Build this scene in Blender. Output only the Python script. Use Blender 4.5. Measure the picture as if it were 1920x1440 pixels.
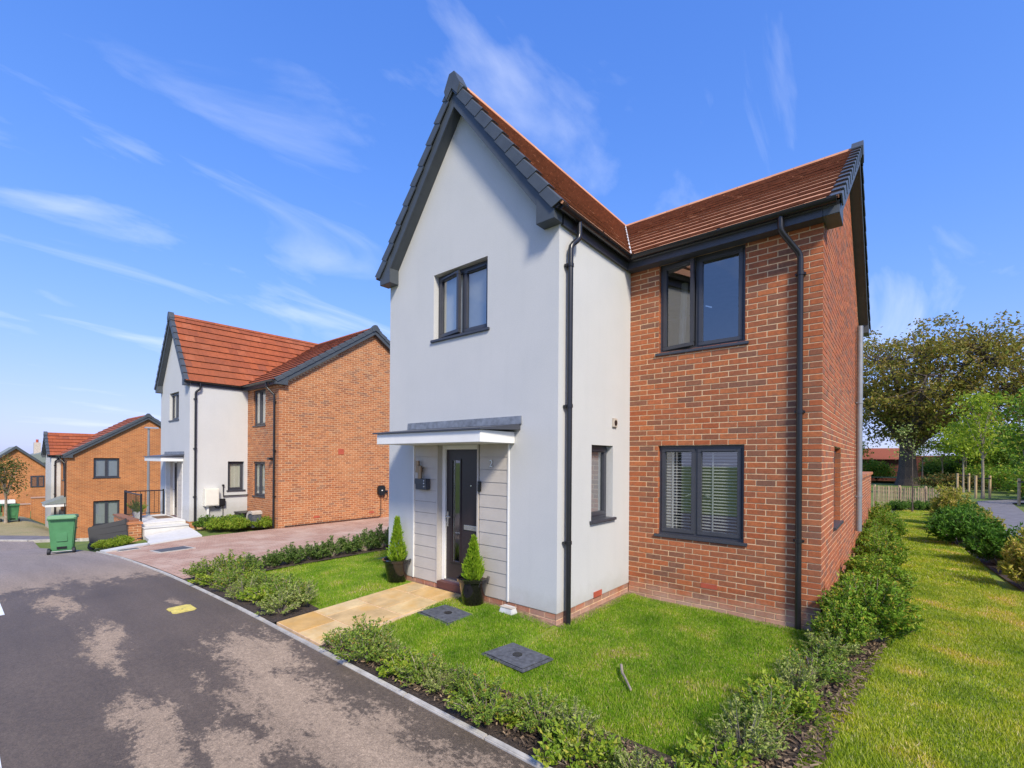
import bpy, bmesh, math, random
import numpy as np
from mathutils import Matrix, Vector
R = math.radians
random.seed(7); rng = np.random.default_rng(7)
scene = bpy.context.scene
for o in list(bpy.data.objects): bpy.data.objects.remove(o)
col = scene.collection

# ------------------------------------------------------------------ camera
CAM = Vector((3.134, -4.627, 2.0025)); YAW = 0.6929; ROLL = 0.0073
fw = Vector((-math.sin(YAW), math.cos(YAW), 0)); rt = Vector((math.cos(YAW), math.sin(YAW), 0)); up = Vector((0, 0, 1))
r3 = rt * math.cos(ROLL) + up * math.sin(ROLL); u3 = up * math.cos(ROLL) - rt * math.sin(ROLL)
cd = bpy.data.cameras.new('camera'); cam = bpy.data.objects.new('camera', cd); col.objects.link(cam)
cam.matrix_world = Matrix(((r3.x, u3.x, -fw.x, CAM.x), (r3.y, u3.y, -fw.y, CAM.y), (r3.z, u3.z, -fw.z, CAM.z), (0, 0, 0, 1)))
cd.sensor_width = 36; cd.lens = 874.885 / 1920 * 36; cd.shift_y = 0.0735; cd.clip_start = 0.05; cd.clip_end = 3000
scene.camera = cam

# ------------------------------------------------------------------ sky, sun, exposure
SUN_AZ = R(-31)      # direction to the sun measured from +X towards +Y
SUN_EL = R(42)
w = bpy.data.worlds.new('World'); scene.world = w; w.use_nodes = True
nt = w.node_tree; nt.nodes.clear()
N = lambda t, t_=nt: t_.nodes.new(t)
out = N('ShaderNodeOutputWorld'); bg = N('ShaderNodeBackground'); sky = N('ShaderNodeTexSky')
sky.sky_type = 'NISHITA'; sky.sun_disc = False; sky.sun_elevation = SUN_EL
sky.sun_rotation = R(90) - SUN_AZ; sky.air_density = 1.0; sky.dust_density = 0.7; sky.ozone_density = 2.2
hs = N('ShaderNodeHueSaturation'); hs.inputs['Saturation'].default_value = 1.22; hs.inputs['Value'].default_value = 1.0
nt.links.new(sky.outputs[0], hs.inputs['Color'])
tint = N('ShaderNodeMix'); tint.data_type = 'RGBA'; tint.blend_type = 'MULTIPLY'; tint.inputs[0].default_value = 1
tint.inputs[7].default_value = (1.0, 0.96, 1.10, 1); nt.links.new(hs.outputs[0], tint.inputs[6])
# soft shoulder so that the horizon glow stays within the photographic range
sc_ = N('ShaderNodeSeparateColor'); cc_ = N('ShaderNodeCombineColor'); nt.links.new(tint.outputs[2], sc_.inputs[0])
for k_, (a_, g_) in enumerate(((4.0, 0.96), (3.3, 1.22), (3.0, 2.1))):
    d1 = N('ShaderNodeMath'); d1.operation = 'MULTIPLY_ADD'; d1.inputs[1].default_value = 1 / a_; d1.inputs[2].default_value = 1; nt.links.new(sc_.outputs[k_], d1.inputs[0])
    d2 = N('ShaderNodeMath'); d2.operation = 'DIVIDE'; nt.links.new(sc_.outputs[k_], d2.inputs[0]); nt.links.new(d1.outputs[0], d2.inputs[1])
    d3 = N('ShaderNodeMath'); d3.operation = 'MULTIPLY'; d3.inputs[1].default_value = g_; nt.links.new(d2.outputs[0], d3.inputs[0]); nt.links.new(d3.outputs[0], cc_.inputs[k_])
tc = N('ShaderNodeTexCoord'); sp = N('ShaderNodeSeparateXYZ'); nt.links.new(tc.outputs['Generated'], sp.inputs[0])
ad = N('ShaderNodeMath'); ad.operation = 'ADD'; ad.inputs[1].default_value = 0.22; nt.links.new(sp.outputs[2], ad.inputs[0])
dx = N('ShaderNodeMath'); dx.operation = 'DIVIDE'; dy = N('ShaderNodeMath'); dy.operation = 'DIVIDE'
nt.links.new(sp.outputs[0], dx.inputs[0]); nt.links.new(ad.outputs[0], dx.inputs[1])
nt.links.new(sp.outputs[1], dy.inputs[0]); nt.links.new(ad.outputs[0], dy.inputs[1])
cb = N('ShaderNodeCombineXYZ'); nt.links.new(dx.outputs[0], cb.inputs[0]); nt.links.new(dy.outputs[0], cb.inputs[1])
mp = N('ShaderNodeMapping'); mp.inputs['Rotation'].default_value = (0, 0, R(50)); mp.inputs['Scale'].default_value = (2.0, 0.8, 1); mp.inputs['Location'].default_value = (1.7, 4.4, 0)
nt.links.new(cb.outputs[0], mp.inputs[0])
nz = N('ShaderNodeTexNoise'); nz.inputs['Scale'].default_value = 1.5; nz.inputs['Detail'].default_value = 9; nz.inputs['Roughness'].default_value = 0.54; nz.inputs['Distortion'].default_value = 0.7
nt.links.new(mp.outputs[0], nz.inputs['Vector'])
rp = N('ShaderNodeValToRGB'); rp.color_ramp.elements[0].position = 0.545; rp.color_ramp.elements[0].color = (0, 0, 0, 1)
rp.color_ramp.elements[1].position = 0.93; rp.color_ramp.elements[1].color = (0.72, 0.72, 0.72, 1)
nt.links.new(nz.outputs[0], rp.inputs[0])
cm = N('ShaderNodeMix'); cm.data_type = 'RGBA'; cm.inputs[7].default_value = (4.0, 4.2, 4.6, 1)
nt.links.new(rp.outputs[0], cm.inputs[0]); nt.links.new(cc_.outputs[0], cm.inputs[6])
nt.links.new(cm.outputs[2], bg.inputs[0]); bg.inputs[1].default_value = 0.15
nt.links.new(bg.outputs[0], out.inputs[0])
sl = bpy.data.lights.new('sun', 'SUN'); so = bpy.data.objects.new('sun', sl); col.objects.link(so)
sl.energy = 2.6; sl.angle = R(11); sl.color = (1.0, 0.90, 0.74)
sd = Vector((math.cos(SUN_EL) * math.cos(SUN_AZ), math.cos(SUN_EL) * math.sin(SUN_AZ), math.sin(SUN_EL)))
so.rotation_euler = (-sd).to_track_quat('-Z', 'Y').to_euler(); so.location = (20, -20, 40)
scene.view_settings.view_transform = 'Standard'; scene.view_settings.look = 'None'
scene.view_settings.gamma = 1; scene.view_settings.exposure = 0.95; scene.view_settings.use_curve_mapping = False
scene.cycles.max_bounces = 8; scene.cycles.transparent_max_bounces = 12

# ------------------------------------------------------------------ materials
MATS = {}
def new_mat(name):
    m = bpy.data.materials.new(name); m.use_nodes = True; MATS[name] = m
    t = m.node_tree; b = t.nodes['Principled BSDF']; return m, t, b
def ramp(t, fac, stops, interp='LINEAR'):
    r = t.nodes.new('ShaderNodeValToRGB'); e = r.color_ramp; e.interpolation = interp
    while len(e.elements) < len(stops): e.elements.new(0.5)
    for el, (p, c) in zip(e.elements, stops): el.position = p; el.color = (*c, 1) if len(c) == 3 else c
    t.links.new(fac, r.inputs[0]); return r.outputs[0]
def noise(t, scale, detail=4, rough=0.55, vec=None, dist=0.0, mapping=None):
    n = t.nodes.new('ShaderNodeTexNoise'); n.inputs['Scale'].default_value = scale; n.inputs['Detail'].default_value = detail
    n.inputs['Roughness'].default_value = rough; n.inputs['Distortion'].default_value = dist
    if vec is None:
        c = t.nodes.new('ShaderNodeNewGeometry'); vec = c.outputs['Position']
    if mapping:
        mm = t.nodes.new('ShaderNodeMapping'); mm.inputs['Scale'].default_value = mapping; t.links.new(vec, mm.inputs[0]); vec = mm.outputs[0]
    t.links.new(vec, n.inputs['Vector']); return n.outputs[0]
def mixc(t, fac, a, b, blend='MIX'):
    m = t.nodes.new('ShaderNodeMix'); m.data_type = 'RGBA'; m.blend_type = blend
    for i, v in ((0, fac), (6, a), (7, b)):
        if hasattr(v, 'links'): t.links.new(v, m.inputs[i])
        elif i == 0: m.inputs[0].default_value = v
        else: m.inputs[i].default_value = (*v, 1)
    return m.outputs[2]
def math_(t, op, a, b=None, clamp=False):
    m = t.nodes.new('ShaderNodeMath'); m.operation = op; m.use_clamp = clamp
    for i, v in ((0, a), (1, b)):
        if v is None: continue
        if hasattr(v, 'links'): t.links.new(v, m.inputs[i])
        else: m.inputs[i].default_value = v
    return m.outputs[0]
def bump(t, b, h, strength=0.3, dist=0.01):
    n = t.nodes.new('ShaderNodeBump'); n.inputs['Strength'].default_value = strength; n.inputs['Distance'].default_value = dist
    t.links.new(h, n.inputs['Height']); t.links.new(n.outputs[0], b.inputs['Normal'])
def rnd(t):
    g = t.nodes.new('ShaderNodeNewGeometry'); o = t.nodes.new('ShaderNodeObjectInfo')
    return math_(t, 'FRACT', math_(t, 'ADD', g.outputs['Random Per Island'], o.outputs['Random']))
def plain(name, c, rough=0.5, metal=0.0, var=0.12, scale=6.0, bmp=0.0, bscale=60, coat=0.0):
    m, t, b = new_mat(name)
    n = noise(t, scale, 5)
    lo = tuple(x * (1 - var) for x in c); hi = tuple(min(1, x * (1 + var)) for x in c)
    t.links.new(ramp(t, n, [(0.3, lo), (0.7, hi)]), b.inputs['Base Color'])
    b.inputs['Roughness'].default_value = rough; b.inputs['Metallic'].default_value = metal; b.inputs['Coat Weight'].default_value = coat
    if bmp: bump(t, b, noise(t, bscale, 3), bmp, 0.004)
    return m
def varied(name, stops, rough=0.8, scale=14, wear=0.25, bmp=0.3, bscale=120, big=None):
    """per-piece colour picked from stops, with fine mottling"""
    m, t, b = new_mat(name)
    c = ramp(t, rnd(t), stops)
    f = ramp(t, noise(t, scale, 6, 0.65), [(0.3, (1 - wear,) * 3), (0.7, (1 + wear * 0.5,) * 3)])
    c = mixc(t, 1.0, c, f, 'MULTIPLY')
    if name.startswith('brick'): c = mixc(t, ramp(t, noise(t, 9, 3, 0.6), [(0.5, (0, 0, 0)), (0.72, (0.5,) * 3)]), c, (0.19, 0.085, 0.05) if name == 'brick' else (0.30, 0.13, 0.06))
    if name == 'brick':
        gp_ = t.nodes.new('ShaderNodeNewGeometry'); sz_ = t.nodes.new('ShaderNodeSeparateXYZ'); t.links.new(gp_.outputs['Position'], sz_.inputs[0])
        ef = ramp(t, math_(t, 'ADD', sz_.outputs[2], math_(t, 'MULTIPLY', noise(t, 3.0, 6, 0.7), 0.5)), [(0.22, (0.75,) * 3), (0.48, (0, 0, 0))]); c = mixc(t, ef, c, (0.50, 0.36, 0.29))
    if big: c = mixc(t, math_(t, 'MULTIPLY', ramp(t, noise(t, big[0], 4), [(0.48, (0, 0, 0)), (0.7, (1, 1, 1))]), big[2]), c, big[1])
    t.links.new(c, b.inputs['Base Color']); b.inputs['Roughness'].default_value = rough
    if bmp: bump(t, b, noise(t, bscale, 4), bmp, 0.004)
    return m
def leafy(name, stops, trans=0.35, rough=0.5, patch=None):
    m, t, b = new_mat(name)
    c = ramp(t, rnd(t), stops)
    if patch: c = mixc(t, 1, c, ramp(t, noise(t, patch, 7, 0.62), [(0.3, (0.42, 0.60, 0.5)), (0.46, (0.85, 0.92, 0.9)), (0.55, (1.1, 1.05, 1.2)), (0.63, (1.5, 1.12, 2.2)), (0.73, (1.7, 1.05, 4.0))]), 'MULTIPLY')
    t.links.new(c, b.inputs['Base Color']); b.inputs['Roughness'].default_value = rough; b.inputs['Specular IOR Level'].default_value = 0.25
    tr = t.nodes.new('ShaderNodeBsdfTranslucent'); t.links.new(c, tr.inputs[0])
    ms = t.nodes.new('ShaderNodeMixShader'); ms.inputs[0].default_value = trans
    t.links.new(b.outputs[0], ms.inputs[1]); t.links.new(tr.outputs[0], ms.inputs[2])
    t.links.new(ms.outputs[0], t.nodes['Material Output'].inputs[0]); return m
# render (stucco)
m, t, b = new_mat('render')
c = ramp(t, noise(t, 1.3, 6, 0.6), [(0.3, (0.53, 0.545, 0.545)), (0.62, (0.56, 0.572, 0.568))])
st = ramp(t, noise(t, 2.2, 5, 0.6, mapping=(3, 3, 0.35)), [(0.52, (1, 1, 1)), (0.9, (0.955, 0.96, 0.96))])
gp_ = t.nodes.new('ShaderNodeNewGeometry'); sz_ = t.nodes.new('ShaderNodeSeparateXYZ'); t.links.new(gp_.outputs['Position'], sz_.inputs[0])
st = mixc(t, 1, st, ramp(t, math_(t, 'ADD', sz_.outputs[2], math_(t, 'MULTIPLY', noise(t, 5, 6, 0.7), 0.45)), [(0.34, (0.86, 0.84, 0.80)), (0.62, (1, 1, 1))]), 'MULTIPLY')
st = mixc(t, 1, st, ramp(t, noise(t, 70, 4, 0.75), [(0.3, (0.93,) * 3), (0.7, (1.05,) * 3)]), 'MULTIPLY')
t.links.new(mixc(t, 1, c, st, 'MULTIPLY'), b.inputs['Base Color']); b.inputs['Roughness'].default_value = 0.9
bump(t, b, noise(t, 260, 3, 0.7), 0.55, 0.004)
BR = [(0.0, (0.36, 0.095, 0.033)), (0.18, (0.44, 0.125, 0.042)), (0.36, (0.25, 0.09, 0.045)), (0.5, (0.46, 0.145, 0.05)), (0.66, (0.39, 0.108, 0.036)), (0.78, (0.20, 0.092, 0.058)), (0.9, (0.32, 0.112, 0.05)), (1, (0.45, 0.13, 0.046))]
varied('brick', BR, 0.85, 30, 0.26, 0.25, 110, big=(0.9, (0.38, 0.17, 0.10), 0.2))
BO = [(0.0, (0.40, 0.135, 0.05)), (0.25, (0.47, 0.18, 0.065)), (0.45, (0.30, 0.11, 0.05)), (0.6, (0.52, 0.21, 0.085)), (0.8, (0.42, 0.15, 0.055)), (0.93, (0.26, 0.12, 0.07)), (1, (0.5, 0.25, 0.12))]
varied('brick_sunlit', BO, 0.85, 20, 0.3, 0.3, 90, big=(0.5, (0.55, 0.25, 0.10), 0.3))  # more orange copy of brick, its sunlit look put into the colour
plain('mortar', (0.66, 0.47, 0.28), 0.95, var=0.2, scale=9, bmp=0.4)
varied('tile', [(0, (0.31, 0.075, 0.026)), (0.35, (0.37, 0.092, 0.03)), (0.7, (0.27, 0.066, 0.025)), (0.9, (0.41, 0.115, 0.045)), (1, (0.24, 0.065, 0.03))], 0.85, 9, 0.25, 0.25, 70, big=(0.35, (0.20, 0.075, 0.035), 0.35))
varied('tile_sunlit', [(0, (0.55, 0.27, 0.15)), (0.35, (0.60, 0.31, 0.17)), (0.7, (0.50, 0.24, 0.13)), (1, (0.58, 0.29, 0.16))], 0.85, 5, 0.12, 0.1, 70, big=(0.35, (0.38, 0.15, 0.08), 0.3))  # pale peach copy of tile: sunlight on the faces put into the colour
varied('grey_tile', [(0, (0.16, 0.19, 0.17)), (1, (0.24, 0.27, 0.25))], 0.7, 9, 0.2, 0.2)
plain('tile_edge_shaded', (0.17, 0.078, 0.044), 0.85, var=0.25, scale=14)  # dark brown nosings: the shade on them put into the colour
plain('anthracite', (0.050, 0.054, 0.068), 0.38, var=0.08)
plain('verge_grey', (0.060, 0.072, 0.084), 0.5, var=0.12, bmp=0.15)
plain('black_plastic', (0.014, 0.015, 0.018), 0.28, var=0.2)
plain('black_metal', (0.012, 0.012, 0.014), 0.4, var=0.2)
plain('white_plastic', (0.78, 0.78, 0.75), 0.4, var=0.04)
plain('cream_plastic', (0.74, 0.72, 0.64), 0.45, var=0.04)
plain('clad_grey', (0.49, 0.455, 0.41), 0.6, var=0.05, bmp=0.15, bscale=180)
plain('door_paint', (0.030, 0.022, 0.026), 0.32, var=0.1)
plain('steel', (0.62, 0.62, 0.62), 0.25, metal=0.9, var=0.06)
plain('grey_steel', (0.30, 0.31, 0.32), 0.45, metal=0.5, var=0.1)
plain('lead', (0.20, 0.22, 0.25), 0.55, metal=0.2, var=0.35, scale=12)
plain('lead_white', (0.55, 0.56, 0.56), 0.6, var=0.15)
plain('brass', (0.30, 0.22, 0.15), 0.35, metal=0.7)
plain('old_brick', (0.17, 0.055, 0.04), 0.9, var=0.25, scale=3)
plain('dark_tile', (0.10, 0.035, 0.03), 0.6)
plain('terracotta', (0.42, 0.085, 0.045), 0.8)
plain('pot_glaze', (0.010, 0.009, 0.009), 0.12, var=0.2, coat=0.6)
plain('soil', (0.030, 0.021, 0.014), 0.95, var=0.5, scale=30, bmp=1.0, bscale=50)
plain('bin_green', (0.075, 0.24, 0.10), 0.45, var=0.12)
plain('bin_black', (0.012, 0.013, 0.015), 0.42, var=0.25)
plain('bark', (0.085, 0.065, 0.05), 0.95, var=0.4, scale=10, bmp=1, bscale=20)
plain('pale_bark', (0.30, 0.25, 0.19), 0.9, var=0.3, scale=14)
varied('wood', [(0, (0.42, 0.29, 0.17)), (0.5, (0.55, 0.40, 0.25)), (1, (0.34, 0.25, 0.16))], 0.9, 12, 0.3)
plain('stake_wood', (0.50, 0.36, 0.20), 0.8, var=0.2)
varied('sandstone', [(0, (0.62, 0.43, 0.18)), (0.3, (0.70, 0.53, 0.27)), (0.6, (0.58, 0.35, 0.11)), (1, (0.66, 0.51, 0.28))], 0.75, 3.2, 0.32, 0.2, 40, big=(3.4, (0.60, 0.34, 0.08), 0.75))
varied('pale_slab', [(0, (0.60, 0.60, 0.57)), (1, (0.68, 0.67, 0.64))], 0.8, 5, 0.12, 0.1)
varied('kerb_concrete', [(0, (0.42, 0.40, 0.36)), (1, (0.52, 0.50, 0.45))], 0.9, 9, 0.3, 0.3)
plain('cover_grey', (0.085, 0.092, 0.105), 0.8, var=0.4, scale=22, bmp=0.6, bscale=140)
plain('yellow_paint', (0.66, 0.54, 0.12), 0.6, var=0.25, scale=18)
plain('white_paint', (0.76, 0.78, 0.76), 0.6, var=0.12)
plain('cream_blind', (0.70, 0.66, 0.57), 0.8, var=0.05)
plain('grey_blind', (0.36, 0.38, 0.42), 0.8, var=0.05)
plain('slat_white', (0.46, 0.46, 0.45), 0.5, var=0.03)
plain('interior', (0.22, 0.21, 0.20), 0.9, var=0.1)
plain('curtain', (0.50, 0.50, 0.48), 0.9, var=0.15)
plain('mat_brown', (0.16, 0.10, 0.06), 0.95, var=0.3, bmp=0.6)
plain('stone_cast', (0.50, 0.44, 0.37), 0.85, var=0.15, bmp=0.4)
plain('green_paint', (0.16, 0.30, 0.22), 0.5, var=0.15)
plain('lilac_plastic', (0.33, 0.26, 0.42), 0.6)
# glass: clear pane with a real mirror-like coat of reflection
m, t, b = new_mat('glass')
tr = t.nodes.new('ShaderNodeBsdfTransparent'); tr.inputs[0].default_value = (0.80, 0.84, 0.83, 1)
gl = t.nodes.new('ShaderNodeBsdfGlossy'); gl.inputs['Roughness'].default_value = 0.015; gl.inputs[0].default_value = (1, 1, 1, 1)
lw_ = t.nodes.new('ShaderNodeLayerWeight'); lw_.inputs[0].default_value = 0.5; fr = t.nodes.new('ShaderNodeMath'); fr.operation = 'MULTIPLY_ADD'; t.links.new(math_(t, 'POWER', lw_.outputs['Facing'], 3.0), fr.inputs[0]); fr.inputs[1].default_value = 0.7; fr.inputs[2].default_value = 0.19
ms = t.nodes.new('ShaderNodeMixShader'); t.links.new(fr.outputs[0], ms.inputs[0]); t.links.new(tr.outputs[0], ms.inputs[1]); t.links.new(gl.outputs[0], ms.inputs[2])
t.links.new(ms.outputs[0], t.nodes['Material Output'].inputs[0])
# asphalt with drying patches
m, t, b = new_mat('asphalt')
geo = t.nodes.new('ShaderNodeNewGeometry'); pos = geo.outputs['Position']
sep = t.nodes.new('ShaderNodeSeparateXYZ'); t.links.new(pos, sep.inputs[0]); X, Y = sep.outputs[0], sep.outputs[1]
def blob(cx, cy, rx, ry):
    a = math_(t, 'DIVIDE', math_(t, 'SUBTRACT', X, cx), rx); c_ = math_(t, 'DIVIDE', math_(t, 'SUBTRACT', Y, cy), ry)
    d = math_(t, 'SQRT', math_(t, 'ADD', math_(t, 'MULTIPLY', a, a), math_(t, 'MULTIPLY', c_, c_)))
    return math_(t, 'SUBTRACT', 1.0, d)
f = blob(-1.9, -2.6, 0.95, 0.40)
for a in ((-0.9, -2.85, 1.1, 0.40), (0.4, -2.78, 1.3, 0.48), (-3.7, -3.5, 0.7, 0.2), (-2.9, -3.62, 0.5, 0.14), (-1.0, -3.65, 0.75, 0.2), (-0.35, -3.35, 0.55, 0.22), (0.9, -3.1, 1.1, 0.6), (-4.6, -2.6, 0.3, 0.1), (-6.0, -3.7, 1.0, 0.22)): f = math_(t, 'MAXIMUM', f, blob(*a))
f = math_(t, 'MAXIMUM', f, math_(t, 'MULTIPLY', math_(t, 'SUBTRACT', -7.0, X), 0.6))
f = math_(t, 'MAXIMUM', f, -1.0); f = math_(t, 'MINIMUM', f, 1.0)
n1 = noise(t, 2.4, 12, 0.74, mapping=(0.7, 1.6, 1), dist=0.35); n2 = noise(t, 26, 5, 0.8)
f = math_(t, 'ADD', f, math_(t, 'MULTIPLY', math_(t, 'SUBTRACT', n1, 0.52), 4.4)); f = math_(t, 'ADD', f, math_(t, 'MULTIPLY', math_(t, 'SUBTRACT', n2, 0.5), 2.4))
dry = ramp(t, f, [(-0.0, (0, 0, 0)), (0.14, (0.55,) * 3), (0.42, (1, 1, 1))])
far_ = ramp(t, math_(t, 'MULTIPLY', math_(t, 'SUBTRACT', -6.5, X), 0.25), [(0, (0, 0, 0)), (1, (1, 1, 1))])
dryc = mixc(t, far_, (0.32, 0.24, 0.165), (0.245, 0.205, 0.18))
sp1 = noise(t, 110, 4, 0.85)
base = mixc(t, dry, ramp(t, noise(t, 0.8, 4), [(0.3, (0.098, 0.074, 0.051)), (0.7, (0.130, 0.098, 0.068))]), dryc)
base = mixc(t, 1, base, ramp(t, noise(t, 38, 4, 0.8), [(0.3, (0.72,) * 3), (0.5, (1,) * 3), (0.68, (1.35,) * 3)]), 'MULTIPLY')
base = mixc(t, 1, base, ramp(t, noise(t, 1.1, 6, 0.6, mapping=(0.25, 2.2, 1)), [(0.3, (0.84,) * 3), (0.7, (1.14,) * 3)]), 'MULTIPLY')
base = mixc(t, 1, base, ramp(t, sp1, [(0.3, (0.45,) * 3), (0.5, (1,) * 3), (0.66, (1.45,) * 3), (0.75, (2.2,) * 3)]), 'MULTIPLY')
t.links.new(base, b.inputs['Base Color'])
t.links.new(ramp(t, dry, [(0, (0.62,) * 3), (1, (0.92,) * 3)]), b.inputs['Roughness'])
bump(t, b, sp1, 0.7, 0.006)
plain('path_asphalt', (0.165, 0.155, 0.16), 0.9, var=0.2, scale=3, bmp=0.5, bscale=120)
# block paving
m, t, b = new_mat('block_paving')
geo = t.nodes.new('ShaderNodeNewGeometry'); mpn = t.nodes.new('ShaderNodeMapping'); mpn.inputs['Rotation'].default_value = (0, 0, R(90)); t.links.new(geo.outputs['Position'], mpn.inputs[0])
bk = t.nodes.new('ShaderNodeTexBrick'); t.links.new(mpn.outputs[0], bk.inputs[0])
bk.inputs['Scale'].default_value = 1; bk.inputs['Brick Width'].default_value = 0.2; bk.inputs['Row Height'].default_value = 0.1; bk.inputs['Mortar Size'].default_value = 0.006
bk.inputs['Color1'].default_value = (0.50, 0.31, 0.22, 1); bk.inputs['Color2'].default_value = (0.40, 0.235, 0.165, 1); bk.inputs['Mortar'].default_value = (0.20, 0.14, 0.10, 1)
c = mixc(t, ramp(t, noise(t, 0.9, 6, 0.65, mapping=(1, 1.6, 1)), [(0.45, (0, 0, 0)), (0.72, (0.8, 0.8, 0.8))]), bk.outputs[0], (0.60, 0.46, 0.35))
t.links.new(c, b.inputs['Base Color']); b.inputs['Roughness'].default_value = 0.9; bump(t, b, noise(t, 120, 3), 0.4, 0.004)
# far brick (too small to see the pieces)
m, t, b = new_mat('far_brick')
geo = t.nodes.new('ShaderNodeTexCoord'); mpn = t.nodes.new('ShaderNodeMapping'); t.links.new(geo.outputs['Object'], mpn.inputs[0])
cx = t.nodes.new('ShaderNodeSeparateXYZ'); t.links.new(mpn.outputs[0], cx.inputs[0]); cc = t.nodes.new('ShaderNodeCombineXYZ')
t.links.new(math_(t, 'ADD', cx.outputs[0], cx.outputs[1]), cc.inputs[0]); t.links.new(cx.outputs[2], cc.inputs[1])
bk = t.nodes.new('ShaderNodeTexBrick'); t.links.new(cc.outputs[0], bk.inputs[0]); bk.inputs['Scale'].default_value = 1
bk.inputs['Brick Width'].default_value = 0.225; bk.inputs['Row Height'].default_value = 0.075; bk.inputs['Mortar Size'].default_value = 0.009
bk.inputs['Color1'].default_value = (0.47, 0.165, 0.05, 1); bk.inputs['Color2'].default_value = (0.34, 0.115, 0.04, 1); bk.inputs['Mortar'].default_value = (0.48, 0.28, 0.13, 1)
c = mixc(t, 1, bk.outputs[0], ramp(t, noise(t, 1.2, 5), [(0.3, (0.85,) * 3), (0.7, (1.15,) * 3)]), 'MULTIPLY')
t.links.new(c, b.inputs['Base Color']); b.inputs['Roughness'].default_value = 0.9
# lawns, verge, mulch
def lawn_mat(name, a, b_, c_, sc=2.0):
    m, t, b = new_mat(name)
    n = noise(t, sc, 8, 0.65); c = ramp(t, n, [(0.3, a), (0.5, b_), (0.72, c_)])
    f = ramp(t, noise(t, 70, 3, 0.7), [(0.3, (0.6,) * 3), (0.7, (1.3,) * 3)])
    t.links.new(mixc(t, 1, c, f, 'MULTIPLY'), b.inputs['Base Color']); b.inputs['Roughness'].default_value = 0.95; bump(t, b, noise(t, 90, 3), 1.0, 0.02)
lawn_mat('lawn_soil', (0.14, 0.25, 0.010), (0.20, 0.30, 0.014), (0.30, 0.28, 0.07))
lawn_mat('dry_verge', (0.30, 0.26, 0.12), (0.38, 0.31, 0.16), (0.26, 0.26, 0.10), 0.8)
lawn_mat('meadow', (0.09, 0.15, 0.02), (0.14, 0.20, 0.03), (0.20, 0.22, 0.05), 0.3)
m, t, b = new_mat('mulch')
t.links.new(ramp(t, noise(t, 40, 6, 0.75), [(0.3, (0.018, 0.012, 0.009)), (0.52, (0.06, 0.042, 0.03)), (0.72, (0.17, 0.12, 0.085))]), b.inputs['Base Color']); b.inputs['Roughness'].default_value = 0.95; bump(t, b, noise(t, 45, 4, 0.7), 1.0, 0.03)
varied('bark_chip', [(0, (0.05, 0.032, 0.018)), (0.6, (0.13, 0.085, 0.05)), (1, (0.32, 0.23, 0.14))], 0.9, 20, 0.3)
leafy('grass_blade', [(0, (0.13, 0.27, 0.008)), (0.35, (0.19, 0.36, 0.011)), (0.65, (0.26, 0.42, 0.016)), (0.85, (0.38, 0.46, 0.05)), (1, (0.62, 0.54, 0.24))], 0.3, 0.9, 1.6)
leafy('grass_sunny', [(0, (0.25, 0.35, 0.010)), (0.35, (0.35, 0.44, 0.014)), (0.65, (0.45, 0.50, 0.025)), (0.83, (0.52, 0.54, 0.08)), (1, (0.72, 0.64, 0.30))], 0.3, 0.9, 1.3)
leafy('leaf_small', [(0, (0.11, 0.20, 0.022)), (0.4, (0.18, 0.29, 0.04)), (0.75, (0.27, 0.37, 0.06)), (0.93, (0.38, 0.43, 0.08)), (1, (0.36, 0.18, 0.04))])
leafy('leaf_grey', [(0, (0.13, 0.20, 0.035)), (0.4, (0.24, 0.32, 0.06)), (0.75, (0.38, 0.45, 0.12)), (1, (0.52, 0.54, 0.2))])
leafy('leaf_lime', [(0, (0.14, 0.25, 0.018)), (0.5, (0.24, 0.36, 0.03)), (0.9, (0.38, 0.44, 0.05)), (1, (0.5, 0.45, 0.07))])
leafy('leaf_side', [(0, (0.09, 0.19, 0.014)), (0.4, (0.17, 0.31, 0.022)), (0.75, (0.25, 0.39, 0.035)), (0.9, (0.36, 0.40, 0.05)), (1, (0.50, 0.36, 0.05))])
leafy('leaf_dark', [(0, (0.05, 0.14, 0.012)), (0.5, (0.085, 0.215, 0.02)), (1, (0.16, 0.30, 0.035))])
leafy('leaf_hedge', [(0, (0.075, 0.15, 0.026)), (0.5, (0.135, 0.225, 0.045)), (1, (0.23, 0.32, 0.08))])
leafy('leaf_yellow', [(0, (0.22, 0.27, 0.03)), (0.5, (0.42, 0.40, 0.05)), (0.85, (0.58, 0.50, 0.11)), (1, (0.60, 0.42, 0.14))])
leafy('leaf_conifer', [(0, (0.13, 0.26, 0.015)), (0.5, (0.22, 0.37, 0.02)), (1, (0.34, 0.47, 0.04))], 0.3)
leafy('leaf_oak', [(0, (0.18, 0.185, 0.026)), (0.35, (0.27, 0.24, 0.042)), (0.6, (0.34, 0.275, 0.058)), (0.8, (0.33, 0.22, 0.05)), (0.9, (0.24, 0.27, 0.04)), (1, (0.30, 0.33, 0.05))], 0.4)
leafy('leaf_young', [(0, (0.19, 0.30, 0.02)), (0.5, (0.32, 0.44, 0.03)), (1, (0.50, 0.55, 0.06))], 0.45)
leafy('leaf_mid', [(0, (0.06, 0.14, 0.018)), (0.5, (0.11, 0.22, 0.028)), (1, (0.19, 0.30, 0.045))])
leafy('leaf_street', [(0, (0.06, 0.10, 0.02)), (0.5, (0.10, 0.13, 0.03)), (0.8, (0.26, 0.19, 0.05)), (1, (0.33, 0.2, 0.06))])

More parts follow.
